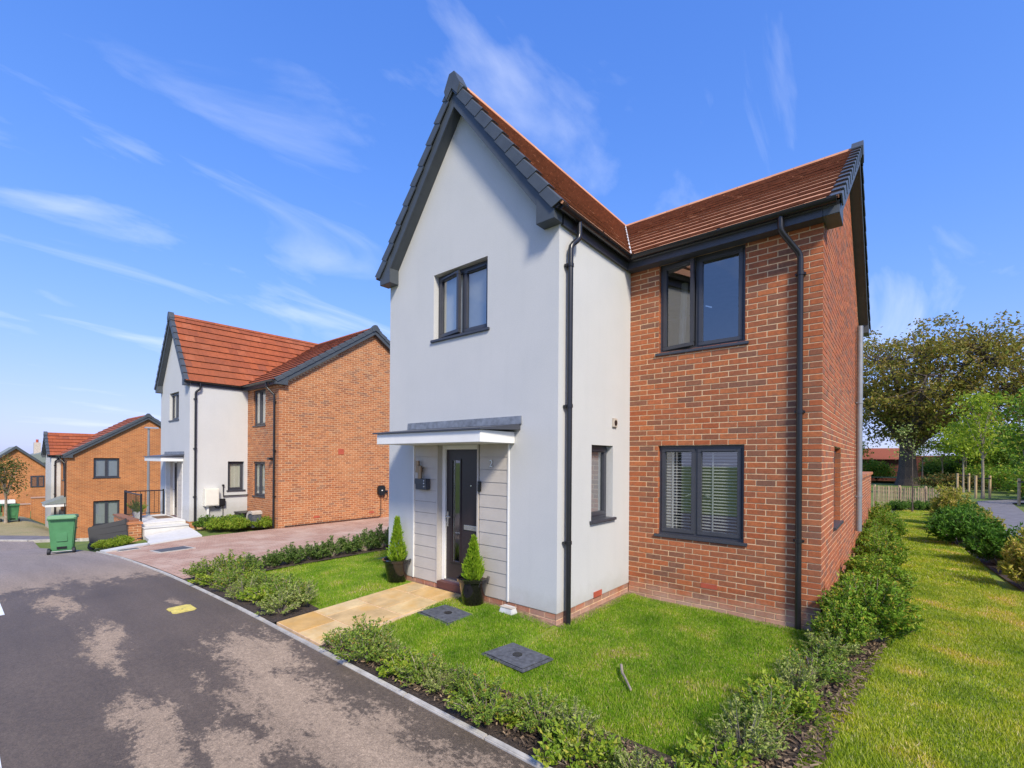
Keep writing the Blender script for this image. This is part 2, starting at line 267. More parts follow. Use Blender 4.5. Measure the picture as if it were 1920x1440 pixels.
# ------------------------------------------------------------------ helpers
def tag(o, label=None, cat=None, group=None, kind=None):
    for k, v in (('label', label), ('category', cat), ('group', group), ('kind', kind)):
        if v: o[k] = v
    return o
def empty(name, loc, label, cat, group=None, rz=0):
    o = bpy.data.objects.new(name, None); o.location = loc; o.rotation_euler = (0, 0, rz); o.empty_display_size = 0.2; col.objects.link(o)
    return tag(o, label, cat, group)
def link(name, me, parent=None, loc=None):
    o = bpy.data.objects.new(name, me); col.objects.link(o)
    if parent: o.parent = parent
    if loc is not None: o.location = loc
    return o
def np_mesh(name, V, F, mat, smooth=False):
    """V (n,3), F (m,k)"""
    V = np.asarray(V, np.float32); F = np.asarray(F, np.int32); k = F.shape[1]
    me = bpy.data.meshes.new(name); me.vertices.add(len(V)); me.vertices.foreach_set('co', V.ravel())
    me.loops.add(F.size); me.loops.foreach_set('vertex_index', F.ravel())
    me.polygons.add(len(F)); me.polygons.foreach_set('loop_start', np.arange(0, F.size, k, dtype=np.int32))
    try: me.polygons.foreach_set('loop_total', np.full(len(F), k, dtype=np.int32))
    except Exception: pass
    me.materials.append(MATS[mat]); me.update(calc_edges=True); me.validate()
    if smooth: me.polygons.foreach_set('use_smooth', np.ones(len(F), bool))
    else: me.shade_flat()
    return me
class MB:
    def __init__(s): s.v = []; s.f = []
    def poly(s, pts):
        i = len(s.v); s.v += [tuple(p) for p in pts]; s.f.append(tuple(range(i, i + len(pts)))); return s
    def hexa(s, a, b):       # two quads -> box
        i = len(s.v); s.v += [tuple(p) for p in a] + [tuple(p) for p in b]
        s.f += [(i, i + 3, i + 2, i + 1), (i + 4, i + 5, i + 6, i + 7)] + [(i + k, i + (k + 1) % 4, i + 4 + (k + 1) % 4, i + 4 + k) for k in range(4)]; return s
    def box(s, x0, x1, y0, y1, z0, z1, M=None):
        a = [(x0, y0, z0), (x1, y0, z0), (x1, y1, z0), (x0, y1, z0)]; b = [(x0, y0, z1), (x1, y0, z1), (x1, y1, z1), (x0, y1, z1)]
        if M: a = [M(*p) for p in a]; b = [M(*p) for p in b]
        return s.hexa(a, b)
    def prism(s, pts, vec):
        i = len(s.v); n = len(pts); v = Vector(vec); s.v += [tuple(p) for p in pts] + [tuple(Vector(p) + v) for p in pts]
        s.f += [tuple(range(i + n - 1, i - 1, -1)), tuple(range(i + n, i + 2 * n))] + [(i + k, i + (k + 1) % n, i + n + (k + 1) % n, i + n + k) for k in range(n)]; return s
    def tube(s, path, rad, n=8, cap=True):
        P = [Vector(p) for p in path]; rad = rad if isinstance(rad, (list, tuple)) else [rad] * len(P); rings = []
        prev = None
        for k, p in enumerate(P):
            d = ((P[min(k + 1, len(P) - 1)] - P[max(k - 1, 0)])).normalized()
            if prev is None: a = d.orthogonal().normalized()
            else:
                a = prev - d * prev.dot(d); a = a.normalized() if a.length > 1e-6 else d.orthogonal().normalized()
            prev = a; b = d.cross(a); i = len(s.v)
            s.v += [tuple(p + (a * math.cos(2 * math.pi * j / n) + b * math.sin(2 * math.pi * j / n)) * rad[k]) for j in range(n)]; rings.append(i)
        for r0, r1 in zip(rings, rings[1:]): s.f += [(r0 + j, r0 + (j + 1) % n, r1 + (j + 1) % n, r1 + j) for j in range(n)]
        if cap: s.f += [tuple(range(rings[0] + n - 1, rings[0] - 1, -1)), tuple(range(rings[-1], rings[-1] + n))]
        return s
    def lathe(s, prof, c, n=24):
        rings = []
        for r, z in prof:
            i = len(s.v); rings.append(i); s.v += [(c[0] + r * math.cos(2 * math.pi * j / n), c[1] + r * math.sin(2 * math.pi * j / n), c[2] + z) for j in range(n)]
        for a, b in zip(rings, rings[1:]): s.f += [(a + j, a + (j + 1) % n, b + (j + 1) % n, b + j) for j in range(n)]
        return s
    def mesh(s, name, mat, bevel=0.0, smooth=False):
        me = bpy.data.meshes.new(name); me.from_pydata(s.v, [], s.f); bm = bmesh.new(); bm.from_mesh(me)
        bmesh.ops.recalc_face_normals(bm, faces=bm.faces)
        if bevel: bmesh.ops.bevel(bm, geom=bm.edges[:], offset=bevel, segments=2, affect='EDGES', clamp_overlap=True)
        bm.to_mesh(me); bm.free(); me.materials.append(MATS[mat])
        if smooth:
            me.polygons.foreach_set('use_smooth', [True] * len(me.polygons))
            try: me.set_sharp_from_angle(angle=R(40))
            except Exception: pass
        return me
    def build(s, name, mat, parent=None, bevel=0.0, smooth=False):
        return link(name, s.mesh(name, mat, bevel, smooth), parent)

# ------------------------------------------------------------------ terrain
def ss(a, b, x):
    t = np.clip((x - a) / (b - a), 0, 1); return t * t * (3 - 2 * t)
def sx(x):
    x = np.asarray(x, float)
    z = np.where(x > -2.5, 0, np.where(x > -16, -.0045 * (x + 2.5) ** 2, -.820 - .1215 * (-16 - x)))
    return np.maximum(z, -1.9)
def lx(x): return np.interp(x, [-60, -40, -33, -28, -19, -16, -12.5, -6, -4, 400], [-3.2, -3.0, -2.85, -2.2, -.75, -.4, -.36, -.03, 0, 0])
def gz(x, y):
    x = np.asarray(x, float); y = np.asarray(y, float); t = ss(-2.0, .5, y)
    z = sx(x) * (1 - t) + lx(x) * t
    z = np.where(x < -40, np.minimum(z, -1.9 - (-40 - x) * 0.06), z)
    rise = 0.09 * ss(0.35, -0.5, x) * ss(-1.7, -0.25, y) * ss(-5.2, -4.0, x)
    return np.maximum(z + rise, -9)
G = lambda x, y: float(gz(x, y))
def sheet(name, x0, x1, y0, y1, dz, mat, step=0.3, warp=0.0, kind='structure'):
    nx = max(2, int((x1 - x0) / step) + 1); ny = max(2, int((y1 - y0) / step) + 1)
    xs = np.linspace(x0, x1, nx); ys = np.linspace(y0, y1, ny); A, B_ = np.meshgrid(xs, ys)
    return grid_sheet(name, A, B_, dz, mat, kind)
def grid_sheet(name, A, B_, dz, mat, kind='structure'):
    ny, nx = A.shape; V = np.stack([A, B_, gz(A, B_) + dz], -1).reshape(-1, 3)
    i = np.arange(nx * ny).reshape(ny, nx); F = np.stack([i[:-1, :-1], i[:-1, 1:], i[1:, 1:], i[1:, :-1]], -1).reshape(-1, 4)
    return tag(link(name, np_mesh(name, V, F, mat)), kind=kind)
def strip_sheet(name, left, right, dz, mat, step=0.3):
    """sheet between two polylines of equal length"""
    L = np.array(left, float); Rr = np.array(right, float); n = []
    for k in range(len(L) - 1):
        m = max(1, int(np.linalg.norm(L[k + 1] - L[k]) / step))
        n += [(L[k] + (L[k + 1] - L[k]) * j / m, Rr[k] + (Rr[k + 1] - Rr[k]) * j / m) for j in range(m)]
    n.append((L[-1], Rr[-1])); w_ = max(2, int(np.max(np.linalg.norm(L - Rr, axis=1)) / step) + 1); T = np.linspace(0, 1, w_)
    A = np.array([[a[0] + (b[0] - a[0]) * t_ for t_ in T] for a, b in n]); B_ = np.array([[a[1] + (b[1] - a[1]) * t_ for t_ in T] for a, b in n])
    return grid_sheet(name, A, B_, dz, mat)
xs = np.concatenate([-np.geomspace(900, 48, 14), np.arange(-46, 14, 0.5), np.geomspace(14, 900, 22)])
ys = np.concatenate([-np.geomspace(900, 14, 18), np.arange(-13.5, 30, 0.5), np.geomspace(30, 1200, 26)])
A, B_ = np.meshgrid(xs, ys); grid_sheet('ground', A, B_, -0.10, 'meadow')
sheet('road', -29.5, 16, -9.5, -2.172, -0.012, 'asphalt', 0.35)
sheet('driveway', -12.92, -6.15, -2.08, 12, -0.012, 'block_paving', 0.35)
strip_sheet('pavement', [(-32.5, -9), (-30.9, -3.4), (-28.9, -1.75), (-27.8, 1)], [(-29.6, -9), (-29.3, -3.6), (-27.6, -2.3), (-26.6, 1)], 0.02, 'path_asphalt')
strip_sheet('dry_verge', [(-46, -9), (-45, -3), (-40, -1.0), (-29, 1)], [(-32.6, -9), (-31.0, -3.4), (-29.0, -1.75), (-27.9, 1)], 0.0, 'dry_verge', 0.6)
# lawns
sheet('front_lawn', -1.62, 2.45, -1.9, 1.95, -0.02, 'lawn_soil', 0.15)
sheet('left_lawn', -5.85, -2.6, -1.7, 6, -0.02, 'lawn_soil', 0.15)
sheet('side_lawn', 2.46, 4.75, -2.1, 21.5, -0.02, 'lawn_soil', 0.2)
plain('bare_soil', (0.20, 0.145, 0.085), 0.95, var=0.45, scale=14, bmp=0.8, bscale=60)
sheet('bare_soil', 0.0, 2.46, 1.80, 1.93, -0.014, 'bare_soil', 0.1); sheet('bare_soil', -.02, .12, 0.0, 1.79, -0.014, 'bare_soil', 0.1); sheet('bare_soil', -1.5, -.03, -.16, .012, -0.014, 'bare_soil', 0.1)
# beds
strip_sheet('kerbside_bed', [(-1.6, -2.12), (2.6, -2.12)], [(-1.6, -1.62), (2.1, -1.5)], 0.004, 'mulch', 0.12)
strip_sheet('corner_bed', [(2.08, -1.55), (2.18, -0.6), (2.36, 0.6), (2.46, 1.9)], [(2.6, -2.09), (2.62, -0.6), (2.8, 0.8), (3.0, 1.9)], 0.012, 'mulch', 0.12)
sheet('wall_bed', 2.45, 3.02, 1.9, 21, 0.008, 'mulch', 0.25)
strip_sheet('right_bed', [(4.85, 3.4), (4.45, 8), (4.2, 12), (4.15, 21)], [(6.0, 3.0), (5.6, 8), (5.3, 12), (5.1, 21)], 0.008, 'mulch', 0.25)
strip_sheet('left_kerb_bed', [(-6.15, -2.12), (-2.68, -2.12)], [(-6.15, -1.35), (-2.75, -1.5)], 0.006, 'mulch', 0.12)
sheet('divider_bed', -6.14, -5.6, -1.34, 6, 0.008, 'mulch', 0.2)
strip_sheet('park_path', [(5.5, 8), (5.4, 14), (5.6, 21), (6.3, 30), (12, 40)], [(7.4, 8), (7.0, 14), (6.9, 21), (7.5, 29.5), (13.4, 38)], -0.02, 'path_asphalt', 0.6)
# kerbs
def kerb_run(pts, name='kerb', unit=0.914, w_=0.026, h=0.2, top=0.008):
    root = tag(bpy.data.objects.new(name, None), kind='structure'); col.objects.link(root)
    for (x0, y0), (x1, y1) in zip(pts, pts[1:]):
        L = math.hypot(x1 - x0, y1 - y0); n = max(1, round(L / unit)); ux, uy = (x1 - x0) / L, (y1 - y0) / L
        for k in range(n):
            a = L * k / n + .003; b = L * (k + 1) / n - .003; q = []
            for s_, sgn in ((a, -1), (b, -1), (b, 1), (a, 1)):
                x = x0 + ux * s_ - uy * sgn * w_ / 1; y = y0 + uy * s_ + ux * sgn * w_ / 1; q.append((x, y))
            j = random.uniform(-.004, .004)
            MB().hexa([(x, y, G(x, y) - h) for x, y in q], [(x, y, G(x, y) + top + j) for x, y in q]).build('kerb_stone', 'kerb_concrete', root, 0.008)
    return root
kerb_run([(5.5, -2.145), (-13.1, -2.145)])
kerb_run([(-29.5, -9), (-29.1, -3.6), (-27.5, -2.3), (-26.5, 1)], 'far_kerb', w_=0.08, top=0.05)
# white dashes on the road
for x0, x1, y in ((-7.9, -5.75, -4.24), (-2.95, -0.9, -4.48), (1.8, 3.9, -4.5)):
    sheet('road_marking', x0, x1, y - 0.06, y + 0.075, -0.007, 'white_paint', 0.3)

# ------------------------------------------------------------------ house builder
MY = lambda y: (lambda u, n, z: (u, y - n, z))      # wall facing -Y
MX = lambda x: (lambda u, n, z: (x + n, u, z))      # wall facing +X
def wall_shell(M, u0, u1, z0, z1, holes, depth=0.1, top=None):
    """front skin with rectangular holes and their reveals; top = list of (u,z) gable points above z1"""
    mb = MB(); us = sorted({u0, u1, *[h[0] for h in holes], *[h[1] for h in holes]}); zs = sorted({z0, z1, *[h[2] for h in holes], *[h[3] for h in holes]})
    for a, b in zip(us, us[1:]):
        for c, d in zip(zs, zs[1:]):
            if any(h[0] <= a and b <= h[1] and h[2] <= c and d <= h[3] for h in holes): continue
            mb.poly([M(a, 0, c), M(b, 0, c), M(b, 0, d), M(a, 0, d)])
    for a, b, c, d in [h[:4] for h in holes]:
        for p, q in (((a, c), (b, c)), ((b, c), (b, d)), ((b, d), (a, d)), ((a, d), (a, c))):
            mb.poly([M(p[0], 0, p[1]), M(q[0], 0, q[1]), M(q[0], -depth, q[1]), M(p[0], -depth, p[1])])
    if top: mb.poly([M(u, 0, z) for u, z in [(u0, z1)] + top + [(u1, z1)]])
    return mb
def brick_rects(u0, u1, z0, z1, holes, zmax=None, off=0.0):
    out = []; k = 0; z = z0
    while z + 0.03 < z1:
        u = u0 - (0.1125 if k % 2 else 0.0) - off
        while u < u1:
            a = max(u, u0); b = min(u + 0.213, u1)
            if u1 - b < 0.06: b = u1
            if u < u0 and u + .215 - u0 < .05: u += .225; continue
            if u0 < u < u0 + .06: a = u0
            segs = [(a, b)]
            for h in holes:
                if z + 0.04 > h[2] and z + 0.03 < h[3]:
                    ns = []
                    for s0, s1 in segs:
                        if s1 <= h[0] or s0 >= h[1]: ns.append((s0, s1)); continue
                        if s0 < h[0]: ns.append((s0, h[0]))
                        if s1 > h[1]: ns.append((h[1], s1))
                    segs = ns
            for s0, s1 in segs:
                if s1 - s0 > 0.012 and (zmax is None or z + 0.06 < min(zmax(s0), zmax(s1))): out.append((s0, s1, z, min(z + 0.063, z1)))
            u += 0.225
        k += 1; z += 0.075
    return out
def bricks_np(M, rects, proud=0.005):
    V = []; F = []
    for (a, b, c, d) in rects:
        e = random.uniform(-.0015, .0015); i = len(V); n = proud + e
        V += [M(a, 0, c), M(b, 0, c), M(b, 0, d), M(a, 0, d), M(a + .002, n, c + .002), M(b - .002, n, c + .002), M(b - .002, n, d - .002), M(a + .002, n, d - .002)]
        F += [(i + 4, i + 5, i + 6, i + 7), (i, i + 1, i + 5, i + 4), (i + 1, i + 2, i + 6, i + 5), (i + 2, i + 3, i + 7, i + 6), (i + 3, i, i + 4, i + 7)]
    return V, F
def brickwork(parent, M, rects, mat, single=0):
    """single = how many of the nearest bricks become parts of their own"""
    if single:
        mw = parent.parent.location if parent.parent else Vector()
        key = lambda r: (Vector(M((r[0] + r[1]) / 2, 0, (r[2] + r[3]) / 2)) + mw - CAM).length
        rects = sorted(rects, key=key); cache = {}
        for r in rects[:single]:
            kx = round(r[1] - r[0], 3); p = Vector(M(r[0], 0, r[2]))
            if kx not in cache:
                M0 = lambda u, n, z: tuple(Vector(M(r[0] + u, n, r[2] + z)) - p)
                V, F = bricks_np(M0, [(0, r[1] - r[0], 0, r[3] - r[2])]); cache[kx] = np_mesh('brick', V, F, mat)
            link('brick', cache[kx], parent, p + (Vector(M(0, random.uniform(-.0015, .0015), 0)) - Vector(M(0, 0, 0))))
        rects = rects[single:]
    if rects:
        V, F = bricks_np(M, rects); return tag(link('brickwork', np_mesh('brickwork', V, F, mat), parent), kind='stuff')
def clip(poly, a, b, c):      # keep a*u+b*v+c>=0
    out = []
    for p, q in zip(poly, poly[1:] + poly[:1]):
        fp = a * p[0] + b * p[1] + c; fq = a * q[0] + b * q[1] + c
        if fp >= 0: out.append(p)
        if fp * fq < 0: t_ = fp / (fp - fq); out.append((p[0] + (q[0] - p[0]) * t_, p[1] + (q[1] - p[1]) * t_))
    return out
TILE_W, GAUGE = 0.30, 0.325
def roof_slope(parent, O, U, Vv, ulen, vlen, clips, single, mat='tile', edge='tile_edge_shaded', label=None):
    """O eave corner, U along eave, Vv up the slope (unit vectors); clips in (u,v)"""
    O, U, Vv = Vector(O), Vector(U), Vector(Vv); Nn = U.cross(Vv).normalized()
    if Nn.z < 0: Nn = -Nn
    P3 = lambda u, v, n: O + U * u + Vv * v + Nn * n
    base = [(0, 0), (ulen, 0), (ulen, vlen), (0, vlen)]
    for c_ in clips: base = clip(base, *c_)
    deck = MB(); deck.prism([P3(u, v, -0.06) for u, v in base], Nn * 0.05); d = deck.build('roof_slope', 'anthracite', parent)
    if label: d['label'] = label
    n = math.ceil(vlen / GAUGE - 1e-6); g = vlen / n; cache = {}; Vs = []; Fs = []; Eg = []; cnt = 0
    for k in range(n):
        off = (k % 2) * TILE_W / 2; u = -off
        while u < ulen - .01:
            a, b = max(u, 0) + .0015, min(u + TILE_W, ulen) - .0015; u += TILE_W
            if b - a < .03: continue
            v0 = k * g - (0.03 if k == 0 else 0); v1 = min((k + 1) * g + .03, vlen); pl = [(a, v0), (b, v0), (b, v1), (a, v1)]; full = True
            for c_ in clips:
                q = clip(pl, *c_); full = full and len(q) == 4 and all(abs(x[0] - y[0]) + abs(x[1] - y[1]) < 1e-6 for x, y in zip(q, pl)); pl = q
            if len(pl) < 3: continue
            # thickness: lower edge rides 30 mm proud on the course below, upper edge tucked under
            hgt = lambda v: 0.044 - 0.042 * (v - v0) / (v1 - v0)
            top = [P3(p[0], p[1], hgt(p[1])) for p in pl]; bot = [P3(p[0], p[1], hgt(p[1]) - 0.032) for p in pl]; m_ = len(pl)
            if cnt < single:
                o = P3(a, v0, 0); key = (round(b - a, 3), k == 0, k == n - 1) if full else None
                if key is None or key not in cache:
                    me = bpy.data.meshes.new('roof_tile'); me.from_pydata([p - o for p in top + bot], [], [tuple(range(m_)), tuple(range(2 * m_ - 1, m_ - 1, -1))] + [(i, m_ + i, m_ + (i + 1) % m_, (i + 1) % m_) for i in range(m_)])
                    me.materials.append(MATS[mat])
                    if edge and pl[0][1] == v0: me.materials.append(MATS[edge]); me.polygons[2].material_index = 1
                    if key: cache[key] = me
                else: me = cache[key]
                t_ = link('roof_tile', me, d, o + Nn * random.uniform(-.002, .002)); cnt += 1
            else:
                i = len(Vs); Vs += [tuple(p) for p in top + bot]; Eg.append(len(Fs) + 1); Fs += [tuple(range(i, i + m_))] + [(i + j, i + m_ + j, i + m_ + (j + 1) % m_, i + (j + 1) % m_) for j in range(m_)]
    if Fs:
        me = bpy.data.meshes.new('tiling'); me.from_pydata(Vs, [], Fs); me.materials.append(MATS[mat])
        if edge:
            me.materials.append(MATS[edge])
            for q_ in Eg: me.polygons[q_].material_index = 1
        tag(link('tiling', me, d), kind='stuff')
    return cnt
def verge_run(parent, p0, p1, outward, n, single=True):
    """stepped dry verge caps from the eave p0 to the ridge p1; outward = unit vector away from the gable"""
    p0, p1, o = Vector(p0), Vector(p1), Vector(outward); d = (p1 - p0); L = d.length; d.normalize(); nn = d.cross(o).normalized()
    if nn.z < 0: nn = -nn
    s = L / n; mb = MB()
    # cap profile: top flange over the tile, side flange down the barge
    def unit(q):
        lo, hi = 0.0, s + .035; pr = [(-.10, .018), (.022, .018), (.030, .006), (.034, -.125), (.020, -.128), (.016, -.0), (-.10, .002)]
        a = [q + o * x + nn * (y + .034) + d * (lo + (0.035 * max(0, -y / .125) if y < 0 else 0)) for x, y in pr]; b = [q + o * (x * 0.93 - (.004 if x > 0 else 0)) + nn * (y * 0.9 + .006) + d * hi for x, y in pr]
        m_ = MB(); i = 0; k = len(pr); m_.v = [tuple(p) for p in a + b]; m_.f = [tuple(range(k - 1, -1, -1)), tuple(range(k, 2 * k))] + [(j, (j + 1) % k, k + (j + 1) % k, k + j) for j in range(k)]; return m_
    me = unit(Vector((0, 0, 0))).mesh('verge_cap', 'verge_grey')
    for k in range(n): link('verge_cap', me, parent, p0 + d * (s * k))
def gutter(parent, path, inward_sign=1):
    """half-round gutter swept along path (polyline at gutter centre), material black"""
    mb = MB(); P = [Vector(p) for p in path]; n = 8; r = 0.062; rings = []
    for k, p in enumerate(P):
        dd = [(P[j + 1] - P[j]).normalized() for j in (max(k - 1, 0), min(k, len(P) - 2))]; nrm = [Vector((0, 0, 1)).cross(x) for x in dd]; h = (nrm[0] + nrm[1]); h /= max(1e-6, h.length_squared / 2 if 0 else (h.length ** 2) / 2)
        i = len(mb.v); rings.append(i)
        for rr in (r, r - .006):
            mb.v += [tuple(p + h * (rr * math.cos(math.pi + math.pi * j / n)) + Vector((0, 0, rr * math.sin(math.pi + math.pi * j / n)))) for j in range(n + 1)]
    m_ = n + 1
    for a, b in zip(rings, rings[1:]):
        for j in range(n): mb.f += [(a + j, a + j + 1, b + j + 1, b + j), (a + m_ + j, b + m_ + j, b + m_ + j + 1, a + m_ + j + 1)]
        mb.f += [(a, b, b + m_, a + m_), (a + n, a + m_ + n, b + m_ + n, b + n)]
    for a in (rings[0], rings[-1]): mb.f.append(tuple(range(a, a + m_)))
    g = mb.build('gutter', 'black_plastic', parent, smooth=True)
    for p, q in zip(P, P[1:]):
        L = (q - p).length; k = max(1, int(L / 0.9)); d = (q - p).normalized(); h = Vector((0, 0, 1)).cross(d)
        for j in range(k + 1):
            c = p + d * min(max(L * j / k, .07), L - .07); pts = [c + h * (.061 * math.cos(math.pi + math.pi * i / 8)) + Vector((0, 0, .061 * math.sin(math.pi + math.pi * i / 8) + .004)) for i in range(9)]
            b = MB()
            for i in range(8): b.hexa([pts[i] - d * .02, pts[i] + d * .02, pts[i + 1] + d * .02, pts[i + 1] - d * .02], [(x - c) * 1.07 + c for x in (pts[i] - d * .02, pts[i] + d * .02, pts[i + 1] + d * .02, pts[i + 1] - d * .02)])
            b.build('gutter_bracket', 'black_plastic', g)
    return g
def downpipe(parent, path, r=0.034, mat='black_plastic', clips=(), M=None, square=False):
    pp = []; P = [Vector(p) for p in path]
    for k, p in enumerate(P):       # rounded elbows
        if 0 < k < len(P) - 1:
            a = (P[k - 1] - p); b = (P[k + 1] - p); ra = min(.05, a.length / 2.2, b.length / 2.2); a.normalize(); b.normalize(); pp += [p + a * ra, p + (a + b) * ra * .25, p + b * ra]
        else: pp.append(p)
    o = MB().tube(pp, r, 12).build('downpipe', mat, parent, smooth=True)
    for c, wall in clips:
        c = Vector(c); wd = Vector(wall); MB().tube([c - Vector((0, 0, .02)), c + Vector((0, 0, .02))], r + .008, 12).build('pipe_bracket', mat, o, smooth=True)
        t_ = wd.cross(Vector((0, 0, 1))).normalized(); a, b = c - t_ * .055, c + t_ * .055
        MB().hexa([a + wd * .012 + Vector((0, 0, -.012)), b + wd * .012 + Vector((0, 0, -.012)), b + wd * .055 + Vector((0, 0, -.012)), a + wd * .055 + Vector((0, 0, -.012))], [a + wd * .012 + Vector((0, 0, .012)), b + wd * .012 + Vector((0, 0, .012)), b + wd * .055 + Vector((0, 0, .012)), a + wd * .055 + Vector((0, 0, .012))]).build('pipe_lug', mat, o)
    return o
def window(parent, M, u0, u1, z0, z1, recess=0.07, lights=2, sill=True, open_left=0.0, blind=None, vents=True, split=0.5, proj=0.04, detail=True):
    f = 0.055; fd = 0.065; r = recess
    fr_ = MB(); g = .002
    fr_.box(u0 + g, u1 - g, -r - fd, -r, z0 + g, z0 + f, M).box(u0 + g, u1 - g, -r - fd, -r, z1 - f, z1 - g, M).box(u0 + g, u0 + f, -r - fd, -r - .0015, z0 + f, z1 - f, M).box(u1 - f, u1 - g, -r - fd, -r - .0015, z0 + f, z1 - f, M)
    xs_ = [u0 + f]
    if lights == 2: um = u0 + (u1 - u0) * split; fr_.box(um - .028, um + .028, -r - fd, -r - .0015, z0 + f, z1 - f, M); cells = [(u0 + f, um - .028), (um + .028, u1 - f)]
    else: cells = [(u0 + f, u1 - f)]
    root = fr_.build('window', 'anthracite', parent, 0.003 if detail else 0)
    if sill: MB().box(u0 - .045, u1 + .045, -r, proj, z0 - .035, z0 + .004, M).build('sill', 'anthracite', root, 0.006)
    for ci, (a, b) in enumerate(cells):
        c0, c1 = z0 + f, z1 - f; sw = 0.052; ang = open_left if ci == 0 else 0
        def Ms(u, n, z, a=a, ang=ang):
            if ang: du = u - a + .0; return M(a + du * math.cos(ang) - 0 * n, -r + du * math.sin(ang) + n + r * 0 + 0.0, z)
            return M(u, n - r, z)
        s_ = MB(); a0, b0, c0_, c1_ = a - .012, b + .012, c0 - .012, c1 + .012
        s_.box(a0, b0, -.045, .014, c0_, c0_ + sw, Ms).box(a0, b0, -.045, .014, c1_ - sw, c1_, Ms).box(a0, a0 + sw, -.045, .0125, c0_ + sw, c1_ - sw, Ms).box(b0 - sw, b0, -.045, .0125, c0_ + sw, c1_ - sw, Ms)
        s_.build('casement', 'anthracite', root, 0.004 if detail else 0)
        MB().poly([Ms(u, -.016, z) for u, z in ((a0 + sw - .004, c0_ + sw - .004), (b0 - sw + .004, c0_ + sw - .004), (b0 - sw + .004, c1_ - sw + .004), (a0 + sw - .004, c1_ - sw + .004))]).build('pane', 'glass', root)
        if detail and vents: MB().box(a + .05, b - .05, .014, .030, c1_ - .040, c1_ - .018, Ms).build('trickle_vent', 'anthracite', root, 0.004)
        if detail and not ang:
            hu = b0 - sw - .015 if ci == 0 else a0 + sw + .015; sg = -1 if ci == 0 else 1; zc = (c0 + c1) / 2 - .05
            MB().hexa([M(hu, -r - .06, zc), M(hu + sg * .09, -r - .06, zc - .04), M(hu + sg * .09, -r - .06, zc - .022), M(hu, -r - .06, zc + .018)], [M(hu, -r - .072, zc), M(hu + sg * .09, -r - .072, zc - .04), M(hu + sg * .09, -r - .072, zc - .022), M(hu, -r - .072, zc + .018)]).build('window_handle', 'steel', root)
        bl = blind[ci] if isinstance(blind, (list, tuple)) else blind
        if bl == 'slats':
            k = 26; h_ = (c1 - c0 - .06) / k
            me = MB().hexa([M(0, -.010, .007), M(b - a - .03, -.010, .007), M(b - a - .03, .010, -.009), M(0, .010, -.009)], [M(0, -.010, .0085), M(b - a - .03, -.010, .0085), M(b - a - .03, .010, -.0075), M(0, .010, -.0075)])
            o0 = Vector(M(0, 0, 0)); me.v = [tuple(Vector(p) - o0) for p in me.v]; me = me.mesh('blind_slat', 'slat_white')
            for j in range(k): link('blind_slat', me, root, Vector(M(a + .015, -r - .085, c0 + .03 + j * h_)))
            MB().box(a + .01, b - .01, -r - .11, -r - .06, c1 - .05, c1 - .005, M).build('blind_rail', 'slat_white', root)
            uu = a + (b - a) * (.25 if ci == 0 else .3); MB().box(uu, uu + .02, -r - .07, -r - .068, c0 + .02, c1 - .04, M).build('blind_tape', 'slat_white', root)
        elif bl: MB().box(a + .005, b - .005, -r - .062, -r - .058, c0 + .0, c1 - .0, M).build('roller_blind', bl, root)
    return root
